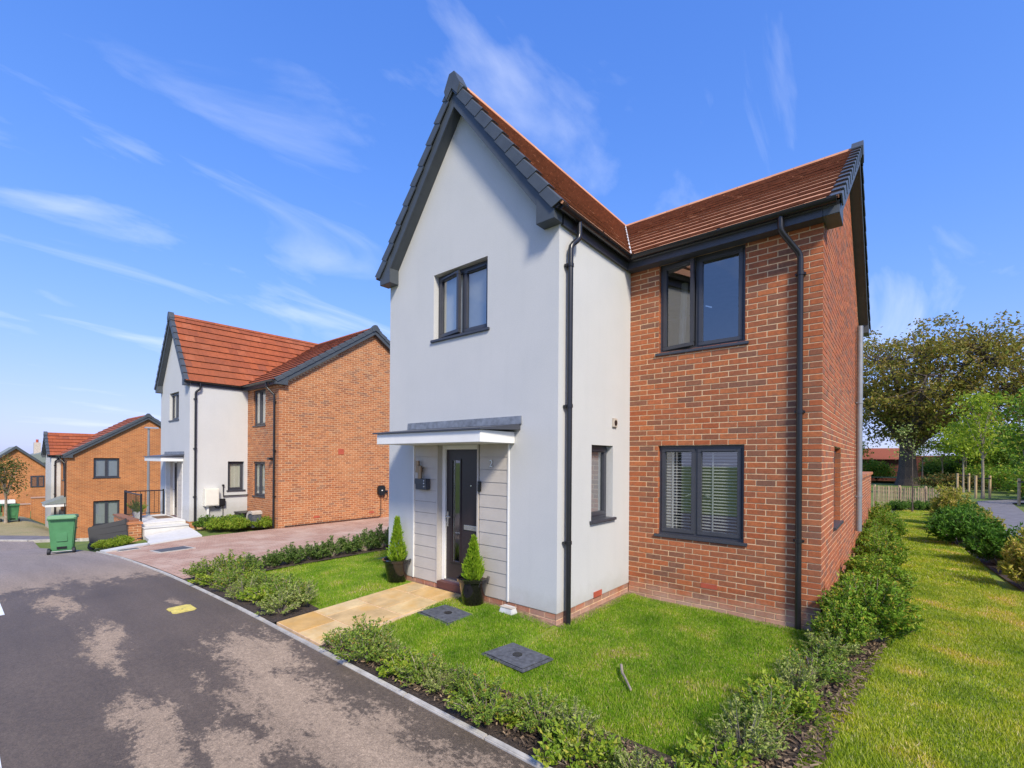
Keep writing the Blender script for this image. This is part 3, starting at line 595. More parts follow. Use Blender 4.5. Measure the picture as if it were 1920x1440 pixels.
def house(name, loc, label, W, D, B, yr, zt, ze, zr, brick, lod, cfg):
    """local axes: gabled wing front at y=0 (x from -W to 0), brick block front at y=D (x to B), ridges at height zt"""
    H = empty(name, loc, label, 'house', 'detached houses down the street')
    Yb = 2 * yr - D; ov = 0.17; xe = 0.12; yo = 0.22       # verge and eave overhangs
    ym = MY(0); xm = MX(0); bm_ = MY(D); bx = MX(B); near = lod == 'near'
    ztw = cfg.get('zt_wing', zt); tm = cfg.get('tile', 'tile')
    sz = (ztw - (ze + .14)) / (W / 2 + xe)                       # wing roof slope
    # --- rendered walls
    gw = cfg['front_win']; door = cfg.get('door', True)
    holes = [gw] if gw else []
    DX0, DX1, DZ = -2.70, -0.77, 2.20
    if door: holes.append((DX0, DX1, zr, DZ))
    fz = ze + .14 + sz * (W / 2 + xe)
    wall_shell(ym, -W, 0, zr, ze, holes, 0.12, [(-W / 2, ze + sz * (W / 2))]).build('front_wall', 'render', H)
    sw = cfg.get('side_win'); wall_shell(xm, 0, D, zr, ze + .1, [sw] if sw else [], 0.11).build('side_wall', 'render', H)
    wall_shell(lambda u, n, z: (-W - n, u, z), 0, Yb, 0, ze + .1, [], 0.1).build('end_wall', 'render' if 1 else brick, H)
    # plinth under the render
    pl = MB().box(-W + .012, -.012, .012, .1, -.5, zr + .001).box(-.1, -.012, .101, D, -.5, zr + .001).build('plinth', 'mortar', H)
    brickwork(pl, MY(.012), brick_rects(-W + .012, -.012, zr - .225, zr - .004, []), brick); brickwork(pl, MX(-.012), brick_rects(.0, D, zr - .225, zr - .004, []), brick)
    # --- brick walls
    wins = cfg['brick_wins']; side = cfg['side_wins']
    bw = wall_shell(MY(D), 0, B, -.5, ze + .05, wins, 0.11).build('brick_wall', 'mortar', H)
    gz_ = lambda y: ze + (zt - .10 - ze) * (1 - abs(y - yr) / (yr - D)) + .0
    sidew = wall_shell(MX(B), D, Yb, -.5, ze, side, 0.11, [(yr, zt - .1)]).build('gable_wall', 'mortar' if lod != 'far' else 'far_brick', H)
    if lod == 'far': bw.data.materials[0] = MATS['far_brick']
    else:
        brickwork(bw, MY(D), brick_rects(0.0, B + .004, -.106, ze + .03, wins, off=.06), brick, 300 if near else 0)
        brickwork(sidew, MX(B), brick_rects(D - .004, Yb, -.106, zt - .1, side, zmax=gz_), brick)
        rv = MB()                                           # reveal bricks
        for M_, hs_ in ((MY(D), wins), (MX(B), side)):
            rr = []
            for h in hs_:
                for k in range(int((h[3] - h[2]) / .075 + .5)):
                    z = h[2] + k * .075 + .005
                    for uu, s_ in ((h[0], 1), (h[1], -1)): rv.box(uu - .0005 * s_, uu + .006 * s_, -.104, -.002, z, min(z + .065, h[3]), M_)
        rv.build('reveal_bricks', brick, H)['kind'] = 'stuff'
    MB().poly([(-W, Yb, -.5), (B, Yb, -.5), (B, Yb, ze + .1), (-W, Yb, ze + .1)]).build('rear_wall', 'far_brick', H)
    MB().box(-W + .15, B - .15, D + .6, Yb - .15, 2.45, 2.65).box(-W + .15, -.15, .3, D + .58, 2.45, 2.65).build('upper_floor', 'interior', H)
    MB().box(-W + .15, B - .15, D + 2.6, D + 2.7, -.4, 2.44).box(-W + .15, B - .15, D + 2.6, D + 2.7, 2.66, ze).box(-W + .15, -.2, D - .1, D, -.4, 2.44).box(-W + .15, -.2, D - .1, D, 2.66, ze).box(-W + .15, B - .15, D + .2, Yb - .2, ze + .02, ze + .08).box(-W + .15, -.15, .3, D + .18, ze + .02, ze + .08).build('inner_walls', 'interior', H)
    # --- roofs
    e = .14; zw = ze + e                                     # tile plane height at eaves
    kzw = ztw - zw; cw = math.sqrt((W / 2 + xe) ** 2 + kzw ** 2); Vw = Vector((-(W / 2 + xe), 0, kzw)).normalized()
    kx, kz = (W / 2 + xe), (zt - zw); lenb = yr - (D - yo); cbv = math.hypot(lenb, zt - zw); lenv = lenb * kzw / kz; yv = D - yo + lenv; kq = kx * kz / kzw; Vb = Vector((0, lenb, zt - zw)).normalized()
    # valley: where both planes have the same height
    tot = 0; single = 300 if lod in ('near', 'mid') else 0
    # wing right slope (u from -ov along +Y); valley at y = (D-yo) + lenb * v/cw
    clip_v = (-1.0, lenv / cw, (D - yo) + ov)
    tot = roof_slope(H, (xe, -ov, zw), (0, 1, 0), Vw, yv + ov, cw, [clip_v], single, tm)
    # brick front slope (u along +X from 0 -> ), valley at x = xe - kx * v/cbv ; u measured from x=-W/2
    ux0 = -W / 2; clip_b = (1.0, kq / cbv, -(xe - ux0))
    roof_slope(H, (ux0, D - yo, zw), (1, 0, 0), Vb, B + ov - ux0, cbv, [clip_b], max(0, single - tot), tm)
    # unseen slopes: wing left, block left part, block rear
    roof_slope(H, (-W - xe, -ov, zw), (0, 1, 0), Vector((kx, 0, kzw)).normalized(), yv + ov, cw, [(-1.0, lenv / cw, (D - yo) + ov)], 0, tm)
    roof_slope(H, (-W - ov, D - yo, zw), (1, 0, 0), Vb, W / 2 + ov, cbv, [(-1.0, kq / cbv, ov - xe)], 0, tm)
    roof_slope(H, (-W - ov, Yb + yo, zw), (1, 0, 0), Vector((0, -lenb, kz)).normalized(), W + B + 2 * ov, cbv, [], 0, tm)
    rd = MB()
    def ridge(p, q, nme='ridge_tile'):
        p, q = Vector(p), Vector(q); L = (q - p).length; n = max(1, round(L / .45)); d = (q - p) / n; s_ = Vector((0, 0, 1)).cross(d.normalized())
        u_ = MB(); pr = [s_ * .10 + Vector((0, 0, -.09)), s_ * .05 + Vector((0, 0, -.005)), Vector((0, 0, .012)), s_ * -.05 + Vector((0, 0, -.005)), s_ * -.10 + Vector((0, 0, -.09))]
        u_.prism(pr, d * .985); me = u_.mesh(nme, tm)
        for k in range(n): link(nme, me, H, p + d * k)
    ridge((-W / 2, -ov + .02, ztw + .02), (-W / 2, yv, ztw + .02)); ridge((-W - ov + .02, yr, zt + .024), (B + ov - .02, yr, zt + .024))
    # valley trough
    vb = Vector((xe - .01, D - yo - .01, zw + .055)); vt = Vector((-W / 2, yv, ztw + .055)); dv = (vt - vb).normalized()
    if near: MB().tube([vb - dv * .02, vt - dv * .35], .014, 6).build('valley_trim', 'lead_white', H)
    # verge caps
    nw = math.ceil(cw / GAUGE); nb = math.ceil(cbv / GAUGE)
    verge_run(H, (xe, -ov, zw), (-W / 2, -ov, ztw), (0, -1, 0), nw); verge_run(H, (-W - xe, -ov, zw), (-W / 2, -ov, ztw), (0, -1, 0), nw)
    verge_run(H, (B + ov, D - yo, zw), (B + ov, yr, zt), (1, 0, 0), nb); verge_run(H, (B + ov, Yb + yo, zw), (B + ov, yr, zt), (1, 0, 0), nb)
    for p, ax in (((-W / 2, -ov, ztw), 'y'), ((B + ov, yr, zt), 'x')):
        sl_ = (kzw / kx) if ax == 'y' else kz / lenb; q = []
        hw = .13 / math.sqrt(1 + sl_ * sl_) + .03
        for a, z in ((-hw, -hw * sl_ - .11), (-hw - .045, -hw * sl_ + .03), (-.05, .085), (.05, .085), (hw + .045, -hw * sl_ + .03), (hw, -hw * sl_ - .11), (0, -.13)):
            q.append((p[0] + a, p[1] - .045, p[2] + z) if ax == 'y' else (p[0] + .045, p[1] + a, p[2] + z))
        MB().prism(q, (0, .16, 0) if ax == 'y' else (-.16, 0, 0)).build('ridge_end_cap', 'verge_grey', H)
    # barge boards + sloping soffits
    def barge(ea, ap, outv, board=.20):
        ea, ap, o = Vector(ea), Vector(ap), Vector(outv); d = (ap - ea).normalized(); n_ = Vector((0, 0, 1)) - d * d.z; n_.normalize()
        # plumb-cut at the apex: board follows the slope, lower edge `board` below
        dn = Vector((0, 0, -board / max(.2, math.sqrt(1 - d.z * d.z))))
        q = [ea, ap, ap + dn, ea + dn]; MB().prism([x - o * .03 for x in q], o * .028).build('barge_board', 'verge_grey', H)
        MB().prism([ea + dn * .93 - o * .031, ap + dn * .93 - o * .031, ap + dn * .98 - o * .031, ea + dn * .98 - o * .031], -o * (ov - .033)).build('verge_soffit', 'verge_grey', H)
    bz = lambda k: zw - .03 + (zt - zw) * k; bw2 = zw - .03 + kzw * .30 / kx
    barge((xe - .30, -ov, bw2), (-W / 2, -ov, ztw - .03), (0, -1, 0)); barge((-W - xe + .30, -ov, bw2), (-W / 2, -ov, ztw - .03), (0, -1, 0))
    barge((B + ov, D - yo + .42, bz(.42 / lenb)), (B + ov, yr, zt - .03), (1, 0, 0)); barge((B + ov, Yb + yo - .42, bz(.42 / lenb)), (B + ov, yr, zt - .03), (1, 0, 0))
    # box ends at the eaves
    def boxend(x0, x1, y0, y1, z1a, z1b, ax):
        q = [(x0, z1a), (x1, z1b)]
        if ax == 'y': pts = [(x0, y0, ze - .0), (x1, y0, ze - .0), (x1, y0, z1b), (x0, y0, z1a)]; MB().prism(pts, (0, y1 - y0, 0)).build('box_end', 'verge_grey', H, 0.004)
        else: pts = [(x1, y0, ze), (x1, y1, ze), (x1, y1, z1b), (x1, y0, z1a)]; MB().prism(pts, (x0 - x1, 0, 0)).build('box_end', 'verge_grey', H, 0.004)
    hR = lambda x: ze + e - .05 + (xe - x) * kzw / kx
    boxend(-.22, .045, -ov - .004, -.002, hR(-.22) - .02, hR(.045) - .02, 'y'); boxend(-W - .045, -W + .22, -ov - .004, -.002, hR(.045) - .02, hR(-.22) - .02, 'y')
    hB = lambda y: ze + e - .05 + (y - (D - yo)) * kz / lenb
    boxend(B + .014, B + ov + .004, D - yo + .03, D + .22, hB(D - yo + .03) - .02, hB(D + .22) - .02, 'x'); boxend(B + .014, B + ov + .004, Yb - .22, Yb + yo - .03, hB(D + .22) - .02, hB(D - yo + .03) - .02, 'x')
    # fascias and soffits
    MB().box(.012, .042, -ov + .2, D - yo + .03, ze, zw - .005).build('fascia', 'anthracite', H); MB().box(.042, B + .012, D - yo + .03, D - yo + .055, ze, zw - .005).build('fascia', 'anthracite', H)
    MB().box(.0125, B + .0125, D - yo + .056, D - .0125, ze + .002, ze + .012).build('soffit', 'anthracite', H)
    MB().box(-W - .042, -W - .012, -ov + .2, Yb, ze, zw - .005).build('fascia', 'anthracite', H)
    gx, gy, gzz = .105, D - yo - .032, zw + .012
    gutter(H, [(B + ov - .02, gy, gzz), (gx, gy, gzz), (gx, -ov + .03, gzz)])
    # downpipes
    if cfg.get('pipes', True):
        downpipe(H, [(gx, .28, gzz - .05), (gx, .28, ze - .10), (.065, .15, ze - .22), (.065, .15, -.02)], .034, clips=[((.065, .15, z), (-1, 0, 0)) for z in (4.35, 2.65, 1.0)])
        px = B - .22; downpipe(H, [(px - .18, gy, gzz - .05), (px - .18, gy, ze - .06), (px, D - .06, ze - .33), (px, D - .06, -.02)], .034, clips=[((px, D - .06, z), (0, 1, 0)) for z in (4.25, 2.6, 1.05)])
    # --- windows
    if gw: window(H, ym, *gw, recess=.09, blind=['cream_blind', 'grey_blind'], proj=.03, open_left=cfg.get('front_open', 0), detail=lod != 'far')  # right blind is grey: the reflection in that pane put into its colour
    if sw: window(H, xm, *sw, recess=.10, lights=1, blind=cfg.get('side_blind', 'grey_blind'), proj=.045, detail=lod != 'far')
    for i, h in enumerate(wins): window(H, bm_, *h, recess=.05, blind=cfg['brick_blinds'][i], open_left=cfg.get('open', [0, 0])[i], proj=.03, split=.46 if near else .5, detail=lod != 'far')
    for h in side: window(H, bx, *h, recess=.09, lights=cfg.get('side_lights', 1), blind='grey_blind' if lod == 'far' else None, proj=.04, detail=lod != 'far')
    # --- entrance
    if door:
        zd = .20; rec = .11
        for (a, b) in ((DX0, -2.16), (-1.30, DX1)):
            n = 12; hh = (DZ - zr) / n
            for k in range(n): MB().hexa([(a + .02, -.0, zr + k * hh + .004), (b, -.0, zr + k * hh + .004), (b, .03, zr + k * hh + .004), (a + .02, .03, zr + k * hh + .004)], [(a + .02, .006, zr + (k + 1) * hh), (b, .006, zr + (k + 1) * hh), (b, .03, zr + (k + 1) * hh), (a + .02, .03, zr + (k + 1) * hh)]).build('cladding_board', 'clad_grey', H)
            MB().box(a + .005, b, .03, .1, zr, DZ).build('cladding_backing', 'clad_grey', H)
            MB().box((a if a < -2 else b) - (.004 if a < -2 else .0), (a + .02 if a < -2 else b + .022), -.012, .05, zr, DZ).build('cladding_trim', 'white_plastic', H)
        MB().box(-2.16, -2.135, -.008, .18, zr, DZ).build('door_jamb', 'clad_grey', H); MB().box(-1.325, -1.30, -.008, .18, zr, DZ).build('door_jamb', 'clad_grey', H)
        MB().box(-2.132, -2.062, rec - .03, rec + .05, zd, DZ).box(-1.398, -1.328, rec - .03, rec + .05, zd, DZ).box(-2.062, -1.398, rec - .03, rec + .05, DZ - .06, DZ).build('door_frame', 'white_plastic', H, 0.004)
        dr = MB().box(-2.06, -1.93, rec, rec + .045, zd + .03, DZ - .063).box(-1.77, -1.40, rec, rec + .045, zd + .03, DZ - .063).box(-1.93, -1.77, rec, rec + .045, zd + .03, .50).box(-1.93, -1.77, rec, rec + .045, 1.98, DZ - .063).build('door', 'door_paint', H)
        MB().box(-1.95, -1.93, rec - .012, rec, .48, 2.0).box(-1.77, -1.75, rec - .012, rec, .48, 2.0).box(-1.93, -1.77, rec - .012, rec, .48, .50).box(-1.93, -1.77, rec - .012, rec, 1.98, 2.0).build('glazing_bead', 'door_paint', dr)
        MB().poly([(-1.93, rec + .018, .50), (-1.77, rec + .018, .50), (-1.77, rec + .018, 1.98), (-1.93, rec + .018, 1.98)]).build('door_glass', 'glass', dr)
        MB().box(-1.91, -1.905, rec + .004, rec + .013, .50, 1.98).build('glass_strip', 'steel', dr)
        MB().box(-1.685, -1.415, rec - .012, rec, .985, 1.055).build('letter_plate', 'steel', dr, 0.004); MB().box(-1.66, -1.44, rec - .0145, rec - .012, 1.02, 1.026).build('letter_flap_line', 'grey_steel', dr)
        MB().box(-2.04, -2.012, rec - .01, rec, 1.0, 1.22).build('handle_plate', 'steel', dr, 0.003); MB().tube([(-2.026, rec - .01, 1.15), (-2.026, rec - .05, 1.15), (-1.93, rec - .05, 1.15)], .009, 8).build('handle_lever', 'steel', dr, smooth=True)
        MB().tube([(-1.55, rec - .006, 1.62), (-1.55, rec + .001, 1.62)], .012, 12).build('door_viewer', 'steel', dr)
        MB().box(-2.06, -1.40, rec - .04, rec + .04, zd, zd + .028).build('threshold', 'steel', H); MB().box(-2.13, -1.33, -.012, .12, zr - .06, zd - .002).build('door_step', 'dark_tile', H)
        MB().box(-2.13, -1.33, rec + .3, rec + .31, zd, DZ).build('hall_partition', 'interior', H)
        # canopy
        cx0, cx1, cy = -2.74, -0.66, -.645
        cn = MB().box(cx0, cx1, cy, -.004, 2.205, 2.35).build('canopy', 'white_plastic', H, 0.004)
        MB().hexa([(cx0 - .07, cy - .03, 2.352), (cx1 + .03, cy - .03, 2.352), (cx1 + .09, -.003, 2.38), (cx0 - .07, -.003, 2.38)], [(cx0 - .07, cy - .03, 2.372), (cx1 + .03, cy - .03, 2.372), (cx1 + .09, -.003, 2.452), (cx0 - .07, -.003, 2.452)]).build('canopy_roof', 'anthracite', cn)
        MB().hexa([(cx0 - .10, -.022, 2.452), (cx1 + .11, -.022, 2.452), (cx1 + .11, -.002, 2.452), (cx0 - .10, -.002, 2.452)], [(cx0 - .10, -.014, 2.555), (cx1 + .11, -.014, 2.555), (cx1 + .11, -.002, 2.555), (cx0 - .10, -.002, 2.555)]).build('lead_flashing', 'lead', cn)
        if near:
            l = MB().tube([(-2.54, -.055, 1.79), (-2.54, -.055, 1.97)], .034, 14).build('wall_light', 'brass', H, smooth=True); MB().tube([(-2.47, -.065, 1.70), (-2.47, -.065, 1.89)], .034, 14).build('lamp_tube', 'brass', l, smooth=True); MB().box(-2.52, -2.48, -.05, .0, 1.80, 1.86).build('lamp_bracket', 'brass', l)
            bx_ = MB().box(-2.57, -2.30, -.075, -.001, 1.535, 1.70).build('letter_box', 'anthracite', H, 0.008); MB().box(-2.57, -2.30, -.088, -.075, 1.615, 1.70).build('letter_box_lid', 'anthracite', bx_, 0.004)
            for z in (1.585, 1.63, 1.67): MB().tube([(-2.35, -.092, z), (-2.35, -.074, z)], .011, 10).build('label_disc', 'lead_white', bx_)
            d_ = MB().box(-1.298, -1.245, -.03, -.001, 1.56, 1.70).build('doorbell', 'black_plastic', H, 0.006); MB().tube([(-1.272, -.033, 1.665), (-1.272, -.028, 1.665)], .012, 12).build('bell_lens', 'anthracite', d_)
            cu = bpy.data.curves.new('house_number', 'FONT'); cu.body = '2'; cu.size = .13; cu.extrude = .006; tob = bpy.data.objects.new('tmp_number', cu); col.objects.link(tob)
            dg = bpy.context.evaluated_depsgraph_get(); me = bpy.data.meshes.new_from_object(tob.evaluated_get(dg)); bpy.data.objects.remove(tob); me.materials.clear(); me.materials.append(MATS['steel'])
            no = link('house_number', me, H, (-1.09, -.012, 1.90)); no.rotation_euler = (R(90), 0, 0)
    return H
ZE, ZR = 4.805, 0.159
h1 = house('house', (0, 0, 0), 'nearest house with white rendered gable, red brick front and dark front door', 3.337, 1.925, 2.43, 5.1, 7.27, ZE, ZR, 'brick', 'near',
      dict(tile='tile_sunlit', front_open=R(9), front_win=(-2.255, -1.159, 3.774, 4.749), side_win=(.795, 1.395, 1.19, 2.203), brick_wins=[(.443, 1.594, .939, 2.214), (.443, 1.594, 3.543, 4.83)], brick_blinds=['slats', [None, None]], open=[0, R(11)], side_wins=[(3.25, 4.29, 1.08, 2.215)], side_blind='grey_blind'))
# extras on the nearest house
MB().box(.0005, .03, 1.355, 1.475, 2.47, 2.595).build('wall_vent', 'stone_cast', h1, 0.004); MB().tube([(.025, 1.415, 2.53), (.036, 1.415, 2.53)], .04, 14).build('vent_outlet', 'black_plastic', h1)
MB().box(.0005, .014, .87, 1.08, .16, .232).build('air_brick', 'terracotta', h1)
MB().box(1.06, 1.27, 1.925 - .009, 1.925, .274, .337).build('air_brick', 'terracotta', h1)
MB().tube([(.55, 1.925 + .6, 3.55), (.6, 1.925 + .6, 4.7)], .05, 8).build('curtain', 'curtain', h1)
downpipe(h1, [(2.43 + .075, 7.15, 4.75), (2.43 + .075, 7.15, .6)], .055, 'grey_steel', clips=[((2.505, 7.15, z), (-1, 0, 0)) for z in (3.2, 1.3)])  # grey colour stands for light reflecting off the pipe
h2 = house('house', (-15.45, .58, -.36), 'white and orange brick house beyond the block driveway, with stepped entrance', 3.40, 1.84, 2.55, 5.45, 7.5, ZE, ZR, 'brick_sunlit', 'mid',
      dict(front_win=(-2.3, -1.2, 3.70, 4.70), side_win=(1.18, 1.72, 1.17, 2.21), brick_wins=[(.5, 1.5, .98, 2.21), (.5, 1.5, 3.50, 4.79)], brick_blinds=['cream_blind', 'cream_blind'], side_wins=[], side_blind='cream_blind'))
h3 = house('house', (-35.4, -.8, -2.9), 'far brick house whose gable end has two grey windows, beyond the lamp post', 2.6, .4, 2.4, 4.05, 7.5, ZE, ZR, 'brick_sunlit', 'far',
      dict(zt_wing=6.3, front_win=None, door=False, brick_wins=[(.5, 1.5, 3.50, 4.79)], brick_blinds=['grey_blind'], side_wins=[(1.52, 2.72, .85, 2.28), (1.52, 2.70, 3.64, 4.80)], side_lights=2))
MB().box(.8, 2.2, -.45, .385, 2.05, 2.22).build('canopy', 'white_plastic', h3); MB().hexa([(.75, -.5, 2.222), (2.25, -.5, 2.222), (2.25, .385, 2.222), (.75, .385, 2.222)], [(.75, -.5, 2.24), (2.25, -.5, 2.24), (2.25, .385, 2.6), (.75, .385, 2.6)]).build('canopy_roof', 'grey_tile', h3)
MB().box(.4, 2.0, .30, .385, .0, 1.74).build('dark_doorway', 'anthracite', h3)
# ------------------------------------------------------------------ garden wall, path, covers
gw_ = empty('garden_wall', (2.43, 8.4, 0), 'brick garden wall with pale coping continuing behind the nearest house', 'wall')
MB().box(-.2, -.012, 0, 6.3, -.1, 1.6).build('wall_core', 'mortar', gw_); V, F = bricks_np(MX(-.012), brick_rects(0, 6.3, 0, 1.6, []))
tag(link('brickwork', np_mesh('brickwork', V, F, 'brick'), gw_), kind='stuff')
for k in range(14): MB().box(-.25, .04, k * .45 + .003, (k + 1) * .45 - .003, 1.6, 1.68).build('coping_stone', 'brick_sunlit', gw_, 0.008)
gp = tag(bpy.data.objects.new('garden_path', None), kind='structure'); col.objects.link(gp)
rows = [(-2.085, -1.62, (-2.66, -2.13, -1.62)), (-1.62, -1.02, (-2.66, -2.35, -1.62)), (-1.02, -.42, (-2.66, -2.0, -1.62)), (-.42, -.02, (-2.66, -2.28, -1.85, -1.55))]
for y0, y1, us in rows:
    for a, b in zip(us, us[1:]):
        z = lambda x, y: .012 + .085 * (y + 2.1) / 2.1 + G(-3.3, -2.1)
        q = [(a + .004, y0 + .004), (b - .004, y0 + .004), (b - .004, y1 - .004), (a + .004, y1 - .004)]
        MB().hexa([(x, y, z(x, y) - .06) for x, y in q], [(x, y, z(x, y) + random.uniform(-.001, .001)) for x, y in q]).build('paving_slab', 'sandstone', gp, 0.006)
MB().hexa(*[[(x, y, .0 + d + .085 * (y + 2.1) / 2.1) for x, y in ((-2.67, -2.085), (-1.61, -2.085), (-1.54, -.02), (-2.67, -.02))] for d in (-.12, .004)]).build('path_bedding', 'mortar', gp)
def cover(name, label, c, pts, z, th=.022):
    o = empty(name, (c[0], c[1], z), label, 'manhole cover'); P = [Vector((x - c[0], y - c[1], 0)) for x, y in pts]
    MB().prism([p * .99 for p in P], (0, 0, th)).build('cover_frame', 'cover_grey', o, 0.008); MB().prism([p * .90 + Vector((0, 0, th + .002)) for p in P], (0, 0, .008)).build('cover_lid', 'cover_grey', o, 0.004)
    MB().tube([(0, 0, th + .002), (0, 0, th + .016)], .05, 14).build('lifting_eye', 'black_metal', o); return o
cover('manhole_cover', 'dark square cover in the lawn nearest the sandstone path', (-1.22, -.62), [(-1.57, -.84), (-.92, -.90), (-.87, -.44), (-1.53, -.36)], .035)
cover('manhole_cover', 'grey speckled square cover in the middle of the front lawn', (.18, -.96), [(-.15, -1.16), (.44, -1.20), (.50, -.77), (-.08, -.72)], .0)
for x0, x1, y0, y1, lb in ((-11.2, -10.35, -1.45, -.7, 'dark rectangular cover set in the block driveway'), (-12.62, -12.2, -1.85, -1.4, 'smaller cover in the driveway beside the pale paving')):
    o = empty('manhole_cover', ((x0 + x1) / 2, (y0 + y1) / 2, 0), lb, 'manhole cover'); Lx, Ly = (x1 - x0) / 2, (y1 - y0) / 2
    for n_, k, d, mt in (('cover_frame', 1.0, .0, 'kerb_concrete'), ('cover_lid', .84, .006, 'cover_grey')):
        q = [(a * Lx * k, b * Ly * k) for a, b in ((-1, -1), (1, -1), (1, 1), (-1, 1))]; X0, Y0 = o.location.x, o.location.y
        MB().hexa([(x, y, G(X0 + x, Y0 + y) - .05) for x, y in q], [(x, y, G(X0 + x, Y0 + y) + .002 + d) for x, y in q]).build(n_, mt, o)
o = empty('manhole_cover', (-4.6, 1.0, -.02), 'small dark cover in the left lawn near the hedge', 'manhole cover'); MB().box(-.25, .25, -.2, .2, -.02, .035).build('cover_lid', 'cover_grey', o, .006); MB().box(-.28, .28, -.23, .23, -.03, .02).build('cover_frame', 'cover_grey', o)
hy = empty('hydrant_cover', (-4.2, -2.65, G(-4.2, -2.65) - .012), 'yellow painted cover on the dark road surface', 'road cover')
pts = [(-.17, -.10), (-.13, -.135), (-.02, -.135), (.0, -.12), (.13, -.135), (.17, -.10), (.17, .10), (.13, .135), (-.13, .135), (-.17, .10)]
MB().prism([(x * 1.0, y, .001) for x, y in pts], (0, 0, .006)).build('painted_plate', 'yellow_paint', hy); MB().box(-.07, .07, -.06, .06, .007, .010).build('cover_lid', 'yellow_paint', hy); MB().tube([(.03, .0, .0095), (.03, 0, .0115)], .012, 8).build('key_hole', 'black_metal', hy)
stk = MB().tube([(1.10, -.52, .045), (1.18, -.66, .04), (1.22, -.70, .038), (1.37, -.88, .03)], [.014, .012, .012, .009], 7).build('stick', 'pale_bark'); tag(stk, 'broken bare stick lying on the front lawn', 'stick')
gb = empty('junction_box', (-.62, -.16, G(-.62, -.16)), 'small grey box on the ground at the foot of the white gable', 'box'); MB().hexa([(-.11, -.06, -.01), (.11, -.06, -.01), (.11, .06, -.01), (-.11, .06, -.01)], [(-.09, -.045, .065), (.09, -.045, .065), (.09, .045, .075), (-.09, .045, .075)]).build('box_body', 'lead_white', gb, .008); MB().box(-.095, .095, -.05, .05, .064, .072).build('box_lid', 'stone_cast', gb)
# ------------------------------------------------------------------ foliage generators
def leaf_mesh(name, P, D, S, mat, wid=0.45, droop=0.25):
    """diamond leaves: P base points, D unit directions, S lengths"""
    n = len(P); r = rng.normal(size=(n, 3)); side = np.cross(D, r); side /= np.linalg.norm(side, axis=1, keepdims=True) + 1e-9
    nn = np.cross(side, D); S = S[:, None]
    tip = P + D * S - nn * S * droop; mid = P + D * S * .5 + nn * S * .06
    V = np.stack([P, mid + side * S * wid * .5, tip, mid - side * S * wid * .5], 1).reshape(-1, 3); i = np.arange(n)[:, None] * 4
    return np_mesh(name, V, np.concatenate([i, i + 1, i + 2, i + 3], 1), mat)
def unit(v): return v / (np.linalg.norm(v, axis=-1, keepdims=True) + 1e-9)
def shrub_proto(H, Rr, nst, per, leaf, mat, seed, wid=.5, up_=.9, spiky=0.0):
    g = np.random.default_rng(seed); mb = MB(); P = []; D = []; S = []
    for k in range(nst):
        az = g.uniform(0, 6.283); rad = Rr * math.sqrt(g.uniform(0.02, 1)); h = H * (1 - .55 * (rad / Rr) ** 2) * g.uniform(.6, 1.12 + spiky)
        a = np.array([rad * .25 * math.cos(az), rad * .25 * math.sin(az), 0]); e = np.array([rad * math.cos(az), rad * math.sin(az), h]); m_ = (a + e) / 2 + np.array([0, 0, h * .12]) + g.normal(size=3) * .04 * Rr
        mb.tube([a, m_, e], [.006, .004, .0015], 3, False)
        tt = g.uniform(.22, 1.0, per) ** .8; pts = ((1 - tt) ** 2)[:, None] * a + (2 * tt * (1 - tt))[:, None] * m_ + (tt ** 2)[:, None] * e
        pts += g.normal(size=pts.shape) * .035 * Rr * (1.0 if Rr > .3 else .6); d = unit(unit(e - a) * .5 + g.normal(size=pts.shape) * .65 + np.array([0, 0, .25 * up_]))
        P.append(pts); D.append(d); S.append(leaf * g.uniform(.55, 1.3, per))
    P = np.concatenate(P); P[:, 2] = np.maximum(P[:, 2], .01)
    return mb.mesh('stems', 'pale_bark'), leaf_mesh('foliage', P, np.concatenate(D), np.concatenate(S), mat, wid)
PROTO = {}
def proto(kind, *a, n=3, **k): PROTO[kind] = [shrub_proto(*a, seed=hash(kind) % 1000 + i if 0 else sum(map(ord, kind)) + 31 * i, **k) for i in range(n)]
proto('small', .33, .34, 46, 34, .038, 'leaf_small', n=4, spiky=.35); proto('grey', .36, .30, 46, 38, .035, 'leaf_grey', spiky=.3); proto('lime', .28, .34, 40, 28, .052, 'leaf_lime', wid=.6, spiky=.2)
proto('side', .95, .55, 130, 46, .062, 'leaf_side', wid=.55); proto('dark', .75, .62, 120, 50, .085, 'leaf_dark', wid=.4); proto('yellow', .85, .5, 90, 46, .085, 'leaf_yellow', wid=.4, spiky=.3)
proto('hedge', .42, .30, 60, 44, .045, 'leaf_hedge', spiky=.3); proto('cover', .40, .5, 80, 44, .065, 'leaf_lime', wid=.55); proto('cover_dark', .45, .5, 80, 44, .065, 'leaf_mid', wid=.55)
ORD = ['first', 'second', 'third', 'fourth', 'fifth', 'sixth', 'seventh', 'eighth', 'ninth', 'tenth', 'eleventh', 'twelfth', 'thirteenth', 'fourteenth', 'fifteenth', 'sixteenth', 'seventeenth', 'eighteenth', 'nineteenth', 'twentieth']
def shrub(name, kind, x, y, s, label, group, sz=None, z=None):
    st_, fo = random.choice(PROTO[kind]); o = empty(name, (x, y, G(x, y) if z is None else z), label, 'shrub', group, random.uniform(0, 6.28)); o.scale = (s, s, s * (sz or 1))
    link('stems', st_, o); link('foliage', fo, o); return o
kinds = ['small', 'small', 'small', 'grey', 'small', 'lime', 'small', 'grey', 'small', 'lime', 'small', 'lime', 'small', 'grey', 'lime', 'small', 'grey', 'lime']
